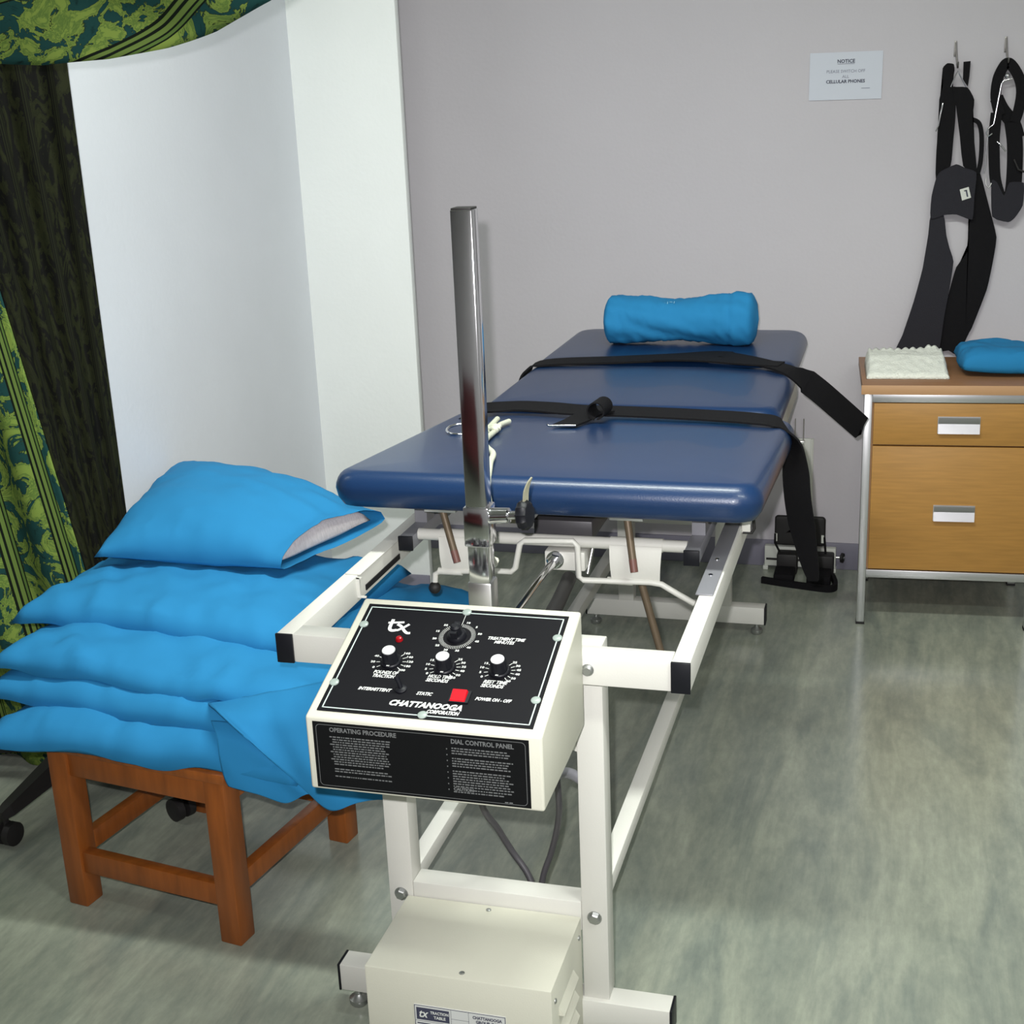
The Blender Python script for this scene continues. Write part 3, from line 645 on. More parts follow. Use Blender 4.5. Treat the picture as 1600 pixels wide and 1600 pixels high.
# ------------------------------------------------------------------ cloth things
def fbm(p, s): return noise.noise(Vector(p)*s)+0.5*noise.noise(Vector(p)*s*2.1)
def pillow(name, quad, th, tbm, m, parent=None, seed=0.0, wr=0.006, nu=56, nv=40, pw=0.42, pinch=0.03, open_end=None, gather=0.006, label=None, foldang=0.6, droop=0.0):
    """quad: FL, FR, BR, BL seam corners (x,y,z)"""
    Q = [Vector(q) for q in quad]; bm = bmesh.new()
    def base(u, v):
        b = Q[0]*(1-u)*(1-v)+Q[1]*u*(1-v)+Q[2]*u*v+Q[3]*(1-u)*v
        c = (Q[0]+Q[1]+Q[2]+Q[3])/4; s = 4*u*(1-u); t = 4*v*(1-v)
        k = pinch*(s*(1-t)+t*(1-s)); d = c-b; d.z = 0
        return b+d*k
    for side in (1, -1):
        g = []
        for i in range(nu+1):
            row = []
            for j in range(nv+1):
                u, v = i/nu, j/nv; su, sv = 4*u*(1-u), 4*v*(1-v)
                eu = su if open_end is None or u < 0.5 else max(su, open_end)
                pr = (max(eu, 0)**pw)*(max(sv, 0)**pw)
                b = base(u, v)
                hgt = (th if side > 0 else -tbm)*pr
                w_ = fbm((b.x+seed, b.y*1.3, seed*2.3), 9)*wr*min(1, pr*1.5)
                # directional creases
                w_ += (noise.noise(Vector(((b.x*math.cos(foldang)+b.y*math.sin(foldang))*26+seed, (b.y*math.cos(foldang)-b.x*math.sin(foldang))*5, seed))))*wr*0.8*min(1, pr*1.4)
                # long soft creases, stronger towards the hems
                e = min(u, 1-u, v, 1-v)
                cr = 1-abs(noise.noise(Vector(((b.x*math.cos(foldang)+b.y*math.sin(foldang))*13+seed*1.7, (b.y*math.cos(foldang)-b.x*math.sin(foldang))*2.6+0.8*noise.noise(b*6), seed+9))))*2.2
                w_ += max(0, cr)**3*wr*0.5*min(1, pr*1.5)
                ec = b.x if min(v, 1-v) < min(u, 1-u) else b.y
                hem = max(0, 1-abs(noise.noise(Vector((ec*17+seed, 4.0*e, seed*3))))*2.6)**2
                w_ += hem*wr*0.6*math.exp(-((e-0.05)/0.07)**2)*min(1, pr*1.5)
                gz = math.exp(-e*16)*gather*noise.noise(Vector((b.x*15, b.y*15, seed+5*side)))*min(1, pr*1.5)
                gx = math.exp(-e*30)*gather*noise.noise(Vector((b.x*9+3, b.y*9, seed)))
                row.append(bm.verts.new(b+Vector((gx, gx, -droop*math.exp(-e*12)*(1+noise.noise(Vector((b.x*11, b.y*11, seed+1))))+hgt+(w_ if side > 0 else w_*0.3)+gz+math.exp(-e*40)*gx*0.8))))
            g.append(row)
        for i in range(nu):
            for j in range(nv):
                f = (g[i][j], g[i+1][j], g[i+1][j+1], g[i][j+1]); bm.faces.new(f if side > 0 else f[::-1])
    if open_end is None or True: bmesh.ops.remove_doubles(bm, verts=bm.verts[:], dist=0.0012)
    return mk(name, bm, m, parent, smooth=True, label=label)

# stool the bedding lies on
ST = Matrix.Translation((-0.7116, 0.4022, 0)) @ Matrix.Rotation(math.radians(-8.45), 4, 'Z')
stool = thing('wooden_stool', 'square brown wooden stool carrying the stack of blue pillows', 'stool', (-0.7116, 0.4022, 0))
hw, hd, lw, SHT = 0.205, 0.215, 0.046, 0.338
for sx in (-1, 1):
    for sy in (-1, 1):
        x0, x1 = sorted((sx*hw, sx*(hw-lw))); y0, y1 = sorted((sy*hd, sy*(hd-lw)))
        bx('leg', (x0, x1, y0, y1, 0, SHT), 'wood', stool, 0.003, ST)
for sy in (-1, 1):
    y0, y1 = sorted((sy*(hd-0.006), sy*(hd-0.030)))
    bx('apron', (-hw+lw-0.001, hw-lw+0.001, y0, y1, SHT-0.052, SHT-0.002), 'wood', stool, 0.002, ST)
    bx('stretcher', (-hw+lw-0.001, hw-lw+0.001, y0, y1, 0.075, 0.120), 'wood', stool, 0.002, ST)
for sx in (-1, 1):
    x0, x1 = sorted((sx*(hw-0.006), sx*(hw-0.030)))
    bx('apron', (x0, x1, -hd+lw-0.001, hd-lw+0.001, SHT-0.052, SHT-0.002), 'wood', stool, 0.002, ST)
    bx('stretcher', (x0, x1, -hd+lw-0.001, hd-lw+0.001, 0.095, 0.135), 'wood', stool, 0.002, ST)
bx('seat', (-hw-0.005, hw+0.005, -hd-0.005, hd+0.005, SHT, SHT+0.02), 'wood', stool, 0.003, ST)

GRP = 'blue pillows stacked on the wooden stool'
def bed(quad, th, tbm, label, **k):
    o = pillow('pillow', quad, th, tbm, 'cloth', **k); return tag(o, label, 'pillow', GRP)
pE = bed([(-1.045, 0.150, 0.392), (-0.39, 0.150, 0.380), (-0.33, 0.72, 0.392), (-1.03, 0.76, 0.394)], 0.046, 0.030, 'flat blue pillow at the bottom of the stack, resting on the wooden stool', seed=1.3, gather=0.008, wr=0.008, pw=0.22, droop=0.020, foldang=0.9)
pD = bed([(-1.085, 0.235, 0.452), (-0.42, 0.175, 0.430), (-0.255, 0.85, 0.445), (-1.05, 0.82, 0.445)], 0.040, 0.030, 'flat blue pillow just above the lowest one of the stack', seed=4.1, gather=0.007, wr=0.008, pw=0.22, droop=0.020, foldang=0.8)
pC = bed([(-1.075, 0.262, 0.503), (-0.385, 0.210, 0.468), (-0.235, 0.84, 0.478), (-1.06, 0.80, 0.496)], 0.040, 0.030, 'flat blue pillow in the middle of the stack', seed=7.7, gather=0.007, wr=0.009, pw=0.22, droop=0.022, foldang=0.7)
pB = bed([(-1.100, 0.385, 0.550), (-0.475, 0.355, 0.530), (-0.40, 0.79, 0.540), (-1.05, 0.80, 0.548)], 0.046, 0.034, 'wide blue pillow directly under the pillow with the open end', seed=11.2, gather=0.008, wr=0.008, pw=0.24, droop=0.022, foldang=0.5)
# loose ends of the two lowest pillowcases hanging over the stool's corner
def drape(name, rows, parent, sd):
    bm = bmesh.new(); fine = [spline(r, 8) for r in rows]; cols = [spline([r[i] for r in fine], 6) for i in range(len(fine[0]))]
    g = [[bm.verts.new(q+Vector((0, -0.006*noise.noise(Vector((q.x*22+q.z*16+sd, q.z*10, 2))), 0))) for q in c] for c in cols]
    for i in range(len(g)-1):
        for j in range(len(g[0])-1): bm.faces.new((g[i][j], g[i+1][j], g[i+1][j+1], g[i][j+1]))
    bmesh.ops.recalc_face_normals(bm, faces=bm.faces[:]); bmesh.ops.solidify(bm, geom=bm.faces[:], thickness=0.004)
    mk(name, bm, 'cloth', parent, smooth=True)
drape('hanging_end', [[(-0.595, 0.235, 0.459), (-0.496, 0.235, 0.484), (-0.394, 0.235, 0.511), (-0.294, 0.235, 0.544), (-0.221, 0.235, 0.562)], [(-0.56, 0.19, 0.475), (-0.463, 0.19, 0.47), (-0.364, 0.19, 0.485), (-0.267, 0.19, 0.506), (-0.195, 0.19, 0.524)], [(-0.531, 0.165, 0.474), (-0.442, 0.165, 0.441), (-0.345, 0.165, 0.444), (-0.249, 0.165, 0.459), (-0.178, 0.165, 0.472)], [(-0.488, 0.15, 0.456), (-0.414, 0.15, 0.408), (-0.324, 0.15, 0.398), (-0.235, 0.15, 0.408), (-0.17, 0.15, 0.427)], [(-0.458, 0.145, 0.431), (-0.39, 0.145, 0.376), (-0.32, 0.145, 0.352), (-0.236, 0.145, 0.362), (-0.165, 0.145, 0.382)], [(-0.436, 0.145, 0.408), (-0.371, 0.145, 0.349), (-0.327, 0.145, 0.319), (-0.274, 0.145, 0.339), (-0.178, 0.145, 0.362)]], pD, 1.0)
drape('hanging_end', [[(-0.572, 0.2, 0.443), (-0.509, 0.2, 0.436), (-0.451, 0.2, 0.398), (-0.393, 0.2, 0.346)], [(-0.549, 0.172, 0.427), (-0.492, 0.172, 0.414), (-0.433, 0.172, 0.382), (-0.374, 0.172, 0.35)], [(-0.541, 0.162, 0.389), (-0.484, 0.162, 0.376), (-0.424, 0.162, 0.357), (-0.367, 0.162, 0.34)], [(-0.536, 0.16, 0.354), (-0.48, 0.16, 0.346), (-0.426, 0.16, 0.332), (-0.376, 0.16, 0.338)], [(-0.53, 0.16, 0.336), (-0.476, 0.16, 0.327), (-0.422, 0.16, 0.313), (-0.384, 0.16, 0.334)]], pE, 5.0)
# top pillow with its case open at one end
pA = thing('pillow', 'plump blue pillow on top, its open case showing the white inner', 'pillow', (-0.78, 0.78, 0.58), GRP)
qA = [(-1.005, 0.545, 0.610), (-0.585, 0.555, 0.607), (-0.452, 0.800, 0.640), (-1.080, 1.05, 0.672)]
pillow('pillowcase', qA, 0.092, 0.030, 'cloth', pA, seed=15.0, wr=0.0055, pinch=0.05, open_end=0.22, gather=0.008, foldang=1.2)
qI = [(-0.94, 0.60, 0.612), (-0.600, 0.580, 0.612), (-0.480, 0.780, 0.640), (-1.00, 0.96, 0.650)]
pillow('inner_pillow', qI, 0.058, 0.018, 'tick', pA, seed=19.0, wr=0.003, pinch=0.02, pw=0.30)

# bolster on the head cushion
def bolster():
    t = thing('bolster_pillow', 'rolled bright blue bolster pillow on the head end of the table', 'pillow', (0.01, 1.93, 0.815))
    bm = bmesh.new(); n = 40; rings = []; L_ = 0.425
    for i in range(61):
        s = i/60; x = -0.205+L_*s
        r = 0.066*(1-0.16*math.exp(-((s-0.48)/0.17)**2))
        r *= 1.0+0.14*math.exp(-((s-0.86)/0.10)**2)
        e = min(s, 1-s); r *= min(1, (max(e, 0)/0.045))**0.38 if e < 0.045 else 1
        ring = []
        for k in range(n):
            a = k*2*math.pi/n
            w_ = noise.noise(Vector((s*5+math.sin(a)*2.0, math.cos(a)*2.6, 3.0)))*0.006+noise.noise(Vector((s*9+a*1.6, s*26-a*3.2, 8.0)))*0.0045
            if 0.80 < s < 0.84: w_ -= 0.0035
            rr = r+w_*min(1, e/0.05)
            y = 1.918+0.012*s+math.cos(a)*rr*1.12; z = 0.815+0.069+math.sin(a)*rr
            ring.append(bm.verts.new((x, y, max(z, 0.8178))))
        rings.append(ring)
    for A_, B_ in zip(rings, rings[1:]):
        for k in range(n): bm.faces.new((A_[k], A_[(k+1) % n], B_[(k+1) % n], B_[k]))
    bm.faces.new(rings[0][::-1]); bm.faces.new(rings[-1])
    mk('pillowcase', bm, 'cloth', t, smooth=True)
    bm = bmesh.new(); a = math.radians(127)
    C0 = Vector((0.0, 1.924, 0.884)); Uu = Vector((1, 0, 0)); Vv = Vector((0, math.sin(a), -math.cos(a)))
    P_ = C0+Vector((0, math.cos(a)*0.0655, math.sin(a)*0.0590))
    for x0, x1, y0, y1 in ((0.004, 0.006, 0.004, 0.012), (0.010, 0.018, 0.008, 0.010), (0.022, 0.024, -0.004, 0.010), (0.028, 0.040, -0.006, -0.004), (0.028, 0.030, -0.006, 0.006), (0.028, 0.040, 0.004, 0.006), (0.043, 0.045, -0.002, 0.010)):
        quad_into(bm, P_, Vv.cross(Vector((0, math.cos(a), math.sin(a)))), Vv, -x1, -x0, y0, y1, 0.0)
    flatmk('laundry_mark', bm, 'markprint', t)
bolster()

# ------------------------------------------------------------------ curtain and swag
def cloth_grid(name, f, nu, nv, m, uvf, label, cat, th=0.002, parent=None):
    bm = bmesh.new(); lay = bm.loops.layers.uv.new('UVMap'); g = [[bm.verts.new(f(i/nu, j/nv)) for j in range(nv+1)] for i in range(nu+1)]
    for i in range(nu):
        for j in range(nv):
            fc = bm.faces.new((g[i][j], g[i+1][j], g[i+1][j+1], g[i][j+1]))
            for lp, (a, b) in zip(fc.loops, ((i, j), (i+1, j), (i+1, j+1), (i, j+1))): lp[lay].uv = uvf(a/nu, b/nv)
    o = mk(name, bm, m, parent, smooth=True)
    sm = o.modifiers.new('thickness', 'SOLIDIFY'); sm.thickness = th
    if label: tag(o, label, cat)
    return o
def crease(z):
    return Vector((-1.139-(z-0.55)*0.178, 0.695))
def fold_pt(a, b, t, n_, amp, ph, z):
    d = (b-a).normalized(); q = a.lerp(b, t)+Vector((d.y, -d.x))*amp*min(1, t*9, (1-t)*9)*math.sin(t*2*math.pi*n_+ph)
    return Vector((q.x, q.y, z))
def front_pt(u, v):
    z = 2.34+(0.035-2.34)*v; return fold_pt(Vector((-2.25, 0.66)), crease(z), u, 6.5, 0.022, v*1.4, z)
def back_pt(u, v):
    z = 2.34+(0.035-2.34)*v; return fold_pt(crease(z), Vector((-1.088, 0.812)), u, 3.5, 0.008, v*0.8, z)
CT = thing('curtain', 'dark green leaf-print curtain with a looped-up swag, hanging behind the blue pillows', 'curtain', (-1.4, 0.8, 0.03))
cloth_grid('hanging_panel', front_pt, 110, 60, 'curtain', lambda a, b: (a*1.05, (1-b)*2.3), None, None, 0.0025, CT)
o = cloth_grid('shaded_panel', back_pt, 60, 60, 'curtain_shaded', lambda a, b: (1.05+a*0.62, (1-b)*2.3), None, None, 0.0025, CT)
o['label'] = 'leaf-print curtain panel with shade painted into its colours'
edge = [(-1.11, 1.593), (-0.894, 1.578), (-0.756, 1.572), (-0.689, 1.567), (-0.638, 1.569), (-0.577, 1.571), (-0.49, 1.583), (-0.403, 1.602), (-0.339, 1.622), (-0.292, 1.638), (-0.214, 1.676), (-0.144, 1.721), (-0.074, 1.78)]
def edge_z(x):
    for (a, za), (b, zb) in zip(edge, edge[1:]):
        if a <= x <= b: return za+(zb-za)*(x-a)/(b-a)
    return edge[-1][1]
def swag_pt(u, v):
    x = -1.11+1.036*u; zb = edge_z(x); zt = 2.34
    vv = v; z = zt+(zb-zt)*min(1, vv/0.9)
    # rolled hem turning under at the bottom
    y = 0.16-0.06*math.sin(min(1, vv/0.9)*math.pi*0.85)
    if vv > 0.9:
        a = (vv-0.9)/0.1; y += 0.05*a; z = zb+0.004+0.018*a
    dep = min(1, vv*1.6)
    ph = (zt-z)*17-x*5+1.1*math.sin(x*4)
    y += dep*(0.022*math.sin(ph*1.0)+0.010*math.sin(ph*2.3+1.0))
    return Vector((x, y, z))
cloth_grid('curtain_swag', swag_pt, 120, 70, 'curtain', lambda a, b: (a*0.30+b*0.80, a*1.05-b*0.25), None, None, 0.003, CT)
for y0, xa, xb, lab in ((0.69, -2.3, -1.05, 'short metal curtain rail by the ceiling over the hanging green curtain'), (0.16, -1.4, -0.05, 'metal curtain rail by the ceiling that carries the green swag')):
    rail = thing('curtain_rail', lab, 'curtain rail', ((xa+xb)/2, y0, 2.34), 'curtain rails')
    tb('rail_tube', [(xa, y0, 2.36), (xb, y0, 2.36)], 0.012, 'alu', rail, 12)
    for x in (xa+0.08, xb-0.08): tb('drop_rod', [(x, y0, 2.36), (x, y0, 2.70)], 0.006, 'alu', rail, 8)

# ------------------------------------------------------------------ swivel chair base behind the curtain
ch = thing('swivel_stool', 'black five-legged castor base of a swivel stool under the curtain hem', 'stool', (-1.17, 0.70, 0))
CC = Vector((-1.17, 0.70, 0))
for k in range(5):
    a = math.radians(-97+72*k); d = Vector((math.cos(a), math.sin(a), 0)); q = Vector((-d.y, d.x, 0))
    bm = bmesh.new(); rows = []
    for t, zt, zb, wd in ((0.02, 0.155, 0.095, 0.028), (0.15, 0.125, 0.080, 0.024), (0.30, 0.090, 0.066, 0.019), (0.325, 0.082, 0.066, 0.014)):
        c = CC+d*t; rows.append([bm.verts.new(c+q*s*wd+Vector((0, 0, z))) for s, z in ((-1, zb), (1, zb), (0.6, zt), (-0.6, zt))])
    for A_, B_ in zip(rows, rows[1:]):
        for m_ in range(4): bm.faces.new((A_[m_], A_[(m_+1) % 4], B_[(m_+1) % 4], B_[m_]))
    bm.faces.new(rows[0]); bm.faces.new(rows[-1])
    lg = mk('base_leg', bm, 'rubber', ch)
    c = CC+d*0.31
    bm = bmesh.new()
    for s in (-1, 1): lathe_into(bm, [(-0.010, 0.018), (-0.008, 0.026), (0.008, 0.026), (0.010, 0.018)], c+q*s*0.014+Vector((0, 0, 0.0262)), q, 18)
    tube_into(bm, [c+Vector((0, 0, 0.03)), c+Vector((0, 0, 0.068))], 0.007, 8)
    mk('castor', bm, 'rubber', lg, smooth=40)
tb('gas_column', [CC+Vector((0, 0, 0.09)), CC+Vector((0, 0, 0.26))], 0.022, 'rubber', ch, 14)
bm = bmesh.new(); lathe_into(bm, [(0, 0.09), (0.006, 0.125), (0.04, 0.125), (0.05, 0.11)], CC+Vector((0, 0, 0.26)), (0, 0, 1), 24); mk('seat', bm, 'rubber', ch, smooth=40)

# ------------------------------------------------------------------ drawer cabinet
CAa = math.radians(3.4)
CM = Matrix.Translation((0.5035, 1.966, 0)) @ Matrix.Rotation(CAa, 4, 'Z')
cab = thing('drawer_cabinet', 'two-drawer wood veneer cabinet on square metal legs against the wall', 'cabinet', CM @ Vector((0.24, 0.2, 0)))
CW, CD = 0.478, 0.385
for x in (0, CW-0.022):
    for y in (0, CD-0.022):
        xo = x+(0.022 if x == 0 and y > 0 else 0)
        lg = bx('leg', (xo, xo+0.022, y, y+0.022, 0.006, 0.676), 'alu', cab, 0.0015, CM)
        bx('foot_cap', (xo-0.001, xo+0.023, y-0.001, y+0.023, 0, 0.007), 'rubber', lg, 0, CM)
bx('top_rail', (0.022, CW-0.022, 0.001, 0.021, 0.651, 0.676), 'alu', cab, 0.001, CM)
bx('bottom_rail', (0.022, CW-0.022, 0.001, 0.021, 0.143, 0.166), 'alu', cab, 0.001, CM)
bx('carcass', (0.023, CW-0.023, 0.022, CD-0.003, 0.145, 0.676), 'topedge', cab, 0, CM)
bx('side_panel', (0.0165, 0.0215, 0.023, CD-0.023, 0.15, 0.675), 'drawer', cab, 0, CM)
bx('side_panel', (CW-0.018, CW-0.004, 0.023, CD-0.023, 0.15, 0.675), 'drawer', cab, 0, CM)
tp = bx('top', (-0.006, CW+0.008, -0.012, CD+0.010, 0.6765, 0.701), 'topwood', cab, 0.001, CM)
bx('edging', (-0.0085, CW+0.0085, -0.0145, -0.0118, 0.6760, 0.7012), 'topedge', tp, 0.0005, CM)
for z0, z1, hz0, hz1 in ((0.532, 0.648, 0.566, 0.613), (0.169, 0.527, 0.317, 0.362)):
    d = bx('drawer', (0.027, CW-0.027, 0.003, 0.021, z0, z1), 'drawer', cab, 0.001, CM)
    bm = bmesh.new(); x0, x1 = 0.196, 0.306
    # recessed pull: thin frame, dark upper slot, angled lower lip
    box_into(bm, x0, x1, -0.0005, 0.0030, hz0, hz1, CM)
    zm = hz0+(hz1-hz0)*0.58
    vs = [bm.verts.new(CM @ Vector(q)) for q in ((x0+.001, -0.010, hz0+.001), (x1-.001, -0.010, hz0+.001), (x1-.001, -0.003, zm), (x0+.001, -0.003, zm), (x0+.001, -0.009, hz1-.001), (x1-.001, -0.009, hz1-.001))]
    for f in ((0, 1, 2, 3), (3, 2, 5, 4)): bm.faces.new([vs[i] for i in f])
    bmesh.ops.solidify(bm, geom=bm.faces[-2:], thickness=0.0015)
    mk('pull', bm, 'alu', d)
# towel and sheet on the cabinet
bm = bmesh.new(); nx, ny = 70, 34; g = {}
tw = lambda u, v, s: CM @ Vector((0.006+0.222*u, 0.070+0.20*v, 0))
for s in (0, 1):
    for i in range(nx+1):
        for j in range(ny+1):
            u, v = i/nx, j/ny; q = tw(u, v, s); e = min(u, 1-u, v*0.9, (1-v)*0.9)
            sc = 0.003*noise.noise(Vector((u*11, v*9, 3)))+(0.004*abs(math.sin(u*34))+0.012*math.exp(-((u-0.82)/0.09)**2))*max(0, (v-0.75)/0.25)
            h = 0.7017 if s == 0 else 0.7017+(0.010+0.036*min(1, v/0.55))*min(1, (e/0.05))**0.5+sc*min(1, e/0.03)+(0.004*abs(math.sin(u*34)) if v > 0.93 else 0)
            ed = 0.0022*noise.noise(Vector((u*14, v*14, 9)))*(1 if e < 0.03 else 0)
            g[s, i, j] = bm.verts.new(q+Vector((ed, ed, h)))
for i in range(nx):
    for j in range(ny):
        bm.faces.new((g[1, i, j], g[1, i+1, j], g[1, i+1, j+1], g[1, i, j+1])); bm.faces.new((g[0, i, j], g[0, i, j+1], g[0, i+1, j+1], g[0, i+1, j]))
bmesh.ops.remove_doubles(bm, verts=bm.verts[:], dist=0.0008)
tag(mk('folded_towel', bm, 'towel', smooth=True), 'folded white lacy-edged towel on the corner of the cabinet top', 'towel')
q = [CM @ Vector(v) for v in ((0.262, 0.085, 0.733), (0.52, 0.080, 0.733), (0.52, 0.30, 0.735), (0.255, 0.30, 0.735))]
tag(pillow('folded_sheet', q, 0.045, 0.0315, 'cloth', seed=23, wr=0.008, pw=0.25, pinch=0.0, gather=0.010), 'folded bright blue sheet lying on the cabinet top', 'folded sheet')

# ------------------------------------------------------------------ notice on the wall
nt_ = thing('paper_notice', 'white paper notice about cellular phones stuck on the wall', 'notice', (0.408, WY-0.002, 1.44))
Un = Vector((1, 0, -0.008)).normalized(); Vn = Vector((0.008, 0, 1)).normalized(); NPc = Vector((0.408, WY-0.0032, 1.506))
bm = bmesh.new()
vs = [bm.verts.new(NPc+Un*a+Vn*b+Vector((0, h, 0))) for a in (-0.102, 0.102) for b in (-0.0655, 0.0655) for h in (0, 0.0012)]
for f in ((0,1,3,2), (4,6,7,5), (0,4,5,1), (2,3,7,6), (0,2,6,4), (1,5,7,3)): bm.faces.new([vs[i] for i in f])
mk('sheet', bm, 'paper', nt_)
bm = bmesh.new()
text_into(bm, 'NOTICE', 0.0135, NPc+Vn*0.040, Un, Vn, bold=0.0004); quad_into(bm, NPc, Un, Vn, -0.024, 0.024, 0.0325, 0.0335, 0.0004)
text_into(bm, 'CELLULAR PHONES', 0.0125, NPc+Vn*-0.0155, Un, Vn, bold=0.0004, xs=1.0)
text_into(bm, 'PLEASE SWITCH OFF', 0.0118, NPc+Vn*0.0125, Un, Vn, xs=1.0, mi=1); text_into(bm, 'ALL', 0.0118, NPc+Vn*-0.002, Un, Vn, mi=1)
quad_into(bm, NPc, Un, Vn, 0.045, 0.069, -0.036, -0.0345, 0.0004, 1)
flatmk('printing', bm, ['inkdark', 'inkfaint'], nt_)

# ------------------------------------------------------------------ harnesses on wall hooks
def flat(name, pts, y0, th, m, parent, bev=0.0012):
    if len(pts) > 5:
        n = len(pts); out = []
        for i in range(n):
            p0, p1, p2, p3 = (Vector(pts[(i+d) % n]) for d in (-1, 0, 1, 2))
            for t in (0, 1/3, 2/3):
                m1 = (p2-p0)*0.25; m2 = (p3-p1)*0.25
                q = p1*(2*t**3-3*t*t+1)+m1*(t**3-2*t*t+t)+p2*(-2*t**3+3*t*t)+m2*(t**3-t*t); out.append((q.x, q.y))
        pts = out
    bm = bmesh.new(); prism_into(bm, pts, y0, y0+th, lambda a, b, h: Vector((a, h, b)))
    bmesh.ops.triangulate(bm, faces=[f for f in bm.faces if len(f.verts) > 4])
    return mk(name, bm, m, parent)
def web(name, pts, wd, y, th, m, parent, k=5):
    bm = bmesh.new(); P = spline([(a, y, b) for a, b in pts], k); n = len(P); sd = []
    for i in range(n):
        t = P[min(i+1, n-1)]-P[max(i-1, 0)]; sd.append(Vector((t.z, 0, -t.x)))
    ribbon_into(bm, P, sd, wd, th); return mk(name, bm, m, parent, smooth=40)
def wall_hook(x, z, label):
    t = thing('wall_hook', label, 'hook', (x, WY, z-0.04), 'hooks on the wall')
    bx('back_strip', (x-0.0035, x+0.0035, WY-0.003, WY-0.0002, z-0.03, z+0.012), 'hook', t, 0.0005)
    tb('hook_wire', [(x+0.001, WY-0.004, z+0.008), (x+0.003, WY-0.006, z-0.02), (x+0.007, WY-0.010, z-0.052), (x+0.008, WY-0.020, z-0.060), (x+0.008, WY-0.034, z-0.056), (x+0.008, WY-0.040, z-0.045)], 0.0026, 'hook', t, 8, k=4)
wall_hook(0.706, 1.575, 'small metal wall hook carrying the long black harness')
wall_hook(0.839, 1.580, 'small metal wall hook carrying the short looped black harness')
h1 = thing('pelvic_harness', 'long black pelvic traction harness with two tails hanging from a wall hook', 'harness', (0.715, 2.41, 0.70))
Y = 2.400
flat('left_strap', [(0.674, 1.515), (0.686, 1.528), (0.703, 1.525), (0.706, 1.508), (0.701, 1.466), (0.713, 1.46), (0.715, 1.368), (0.712, 1.307), (0.709, 1.248), (0.671, 1.208), (0.668, 1.29), (0.67, 1.351), (0.669, 1.431), (0.677, 1.467)], Y+0.006, 0.006, 'strap', h1)
flat('right_strap', [(0.701, 1.463), (0.743, 1.461), (0.763, 1.427), (0.761, 1.379), (0.77, 1.311), (0.781, 1.224), (0.743, 1.247), (0.725, 1.362), (0.708, 1.448)], Y+0.002, 0.006, 'strap', h1)
flat('strap_end', [(0.729, 1.53), (0.748, 1.531), (0.747, 1.491), (0.744, 1.463), (0.73, 1.483)], Y+0.012, 0.006, 'strap', h1)
web('side_loop', [(0.76, 1.374), (0.780, 1.362), (0.789, 1.323), (0.790, 1.261), (0.784, 1.224)], 0.0062, Y+0.010, 0.008, 'strap', h1)
pd = flat('waist_pad', [(0.671, 1.214), (0.682, 1.233), (0.724, 1.252), (0.749, 1.241), (0.78, 1.228), (0.778, 1.162), (0.776, 1.097), (0.732, 1.112), (0.697, 1.111), (0.661, 1.101), (0.661, 1.164)], Y-0.006, 0.014, 'felt', h1)
flat('tail', [(0.661, 1.107), (0.697, 1.111), (0.707, 1.055), (0.718, 1.016), (0.731, 0.977), (0.724, 0.899), (0.713, 0.813), (0.703, 0.713), (0.663, 0.719), (0.635, 0.703), (0.58, 0.713), (0.597, 0.759), (0.625, 0.86), (0.646, 0.958), (0.657, 1.056)], Y+0.000, 0.006, 'felt', h1)
flat('tail', [(0.762, 1.225), (0.789, 1.23), (0.823, 1.123), (0.846, 1.044), (0.839, 0.964), (0.828, 0.892), (0.793, 0.78), (0.782, 0.76), (0.763, 0.706), (0.748, 0.7025), (0.731, 0.713), (0.703, 0.713), (0.713, 0.813), (0.725, 0.892), (0.74, 0.958), (0.771, 1.009), (0.767, 1.086), (0.772, 1.105)], Y+0.012, 0.006, 'strap', h1)
lb = flat('care_label', [(0.737, 1.182), (0.761, 1.189), (0.769, 1.159), (0.745, 1.151)], Y-0.0075, 0.0012, 'plastic', h1)
bm = bmesh.new(); quad_into(bm, (0.757, Y-0.0078, 1.171), (1, 0, 0.25), (-0.25, 0, 1), -0.002, 0.002, -0.010, 0.010); quad_into(bm, (0.757, Y-0.0078, 1.171), (1, 0, 0.25), (-0.25, 0, 1), -0.006, 0.002, 0.007, 0.010); flatmk('label_mark', bm, 'inkdark', lb)
tb('buckle_wire', [(0.698, Y-0.002, 1.464), (0.711, Y-0.004, 1.499), (0.715, Y-0.006, 1.506), (0.719, Y-0.004, 1.498), (0.740, Y-0.002, 1.462)], 0.0018, 'chrome', h1, 8)
tb('buckle_wire', [(0.679, Y, 1.421), (0.677, Y-0.003, 1.406), (0.675, Y-0.003, 1.397), (0.670, Y-0.003, 1.361), (0.663, Y, 1.345)], 0.0022, 'chrome', h1, 8)
h2 = thing('halter_harness', 'short looped black head halter hanging from the hook beside the long harness', 'harness', (0.86, 2.41, 1.08))
web('top_loop', [(0.833, 1.383), (0.820, 1.431), (0.822, 1.479), (0.834, 1.510), (0.846, 1.522), (0.862, 1.508), (0.880, 1.476), (0.887, 1.44), (0.882, 1.393), (0.874, 1.363)], 0.0140, Y+0.004, 0.012, 'strap', h2)
web('cross_strap', [(0.822, 1.430), (0.838, 1.400), (0.858, 1.375), (0.875, 1.352), (0.886, 1.32)], 0.018, Y+0.012, 0.008, 'strap', h2)
web('left_strap', [(0.824, 1.390), (0.822, 1.322), (0.826, 1.26), (0.833, 1.204), (0.852, 1.148)], 0.0150, Y+0.002, 0.010, 'strap', h2)
web('right_strap', [(0.868, 1.363), (0.878, 1.308), (0.882, 1.247), (0.882, 1.185), (0.877, 1.135)], 0.021, Y+0.006, 0.010, 'strap', h2)
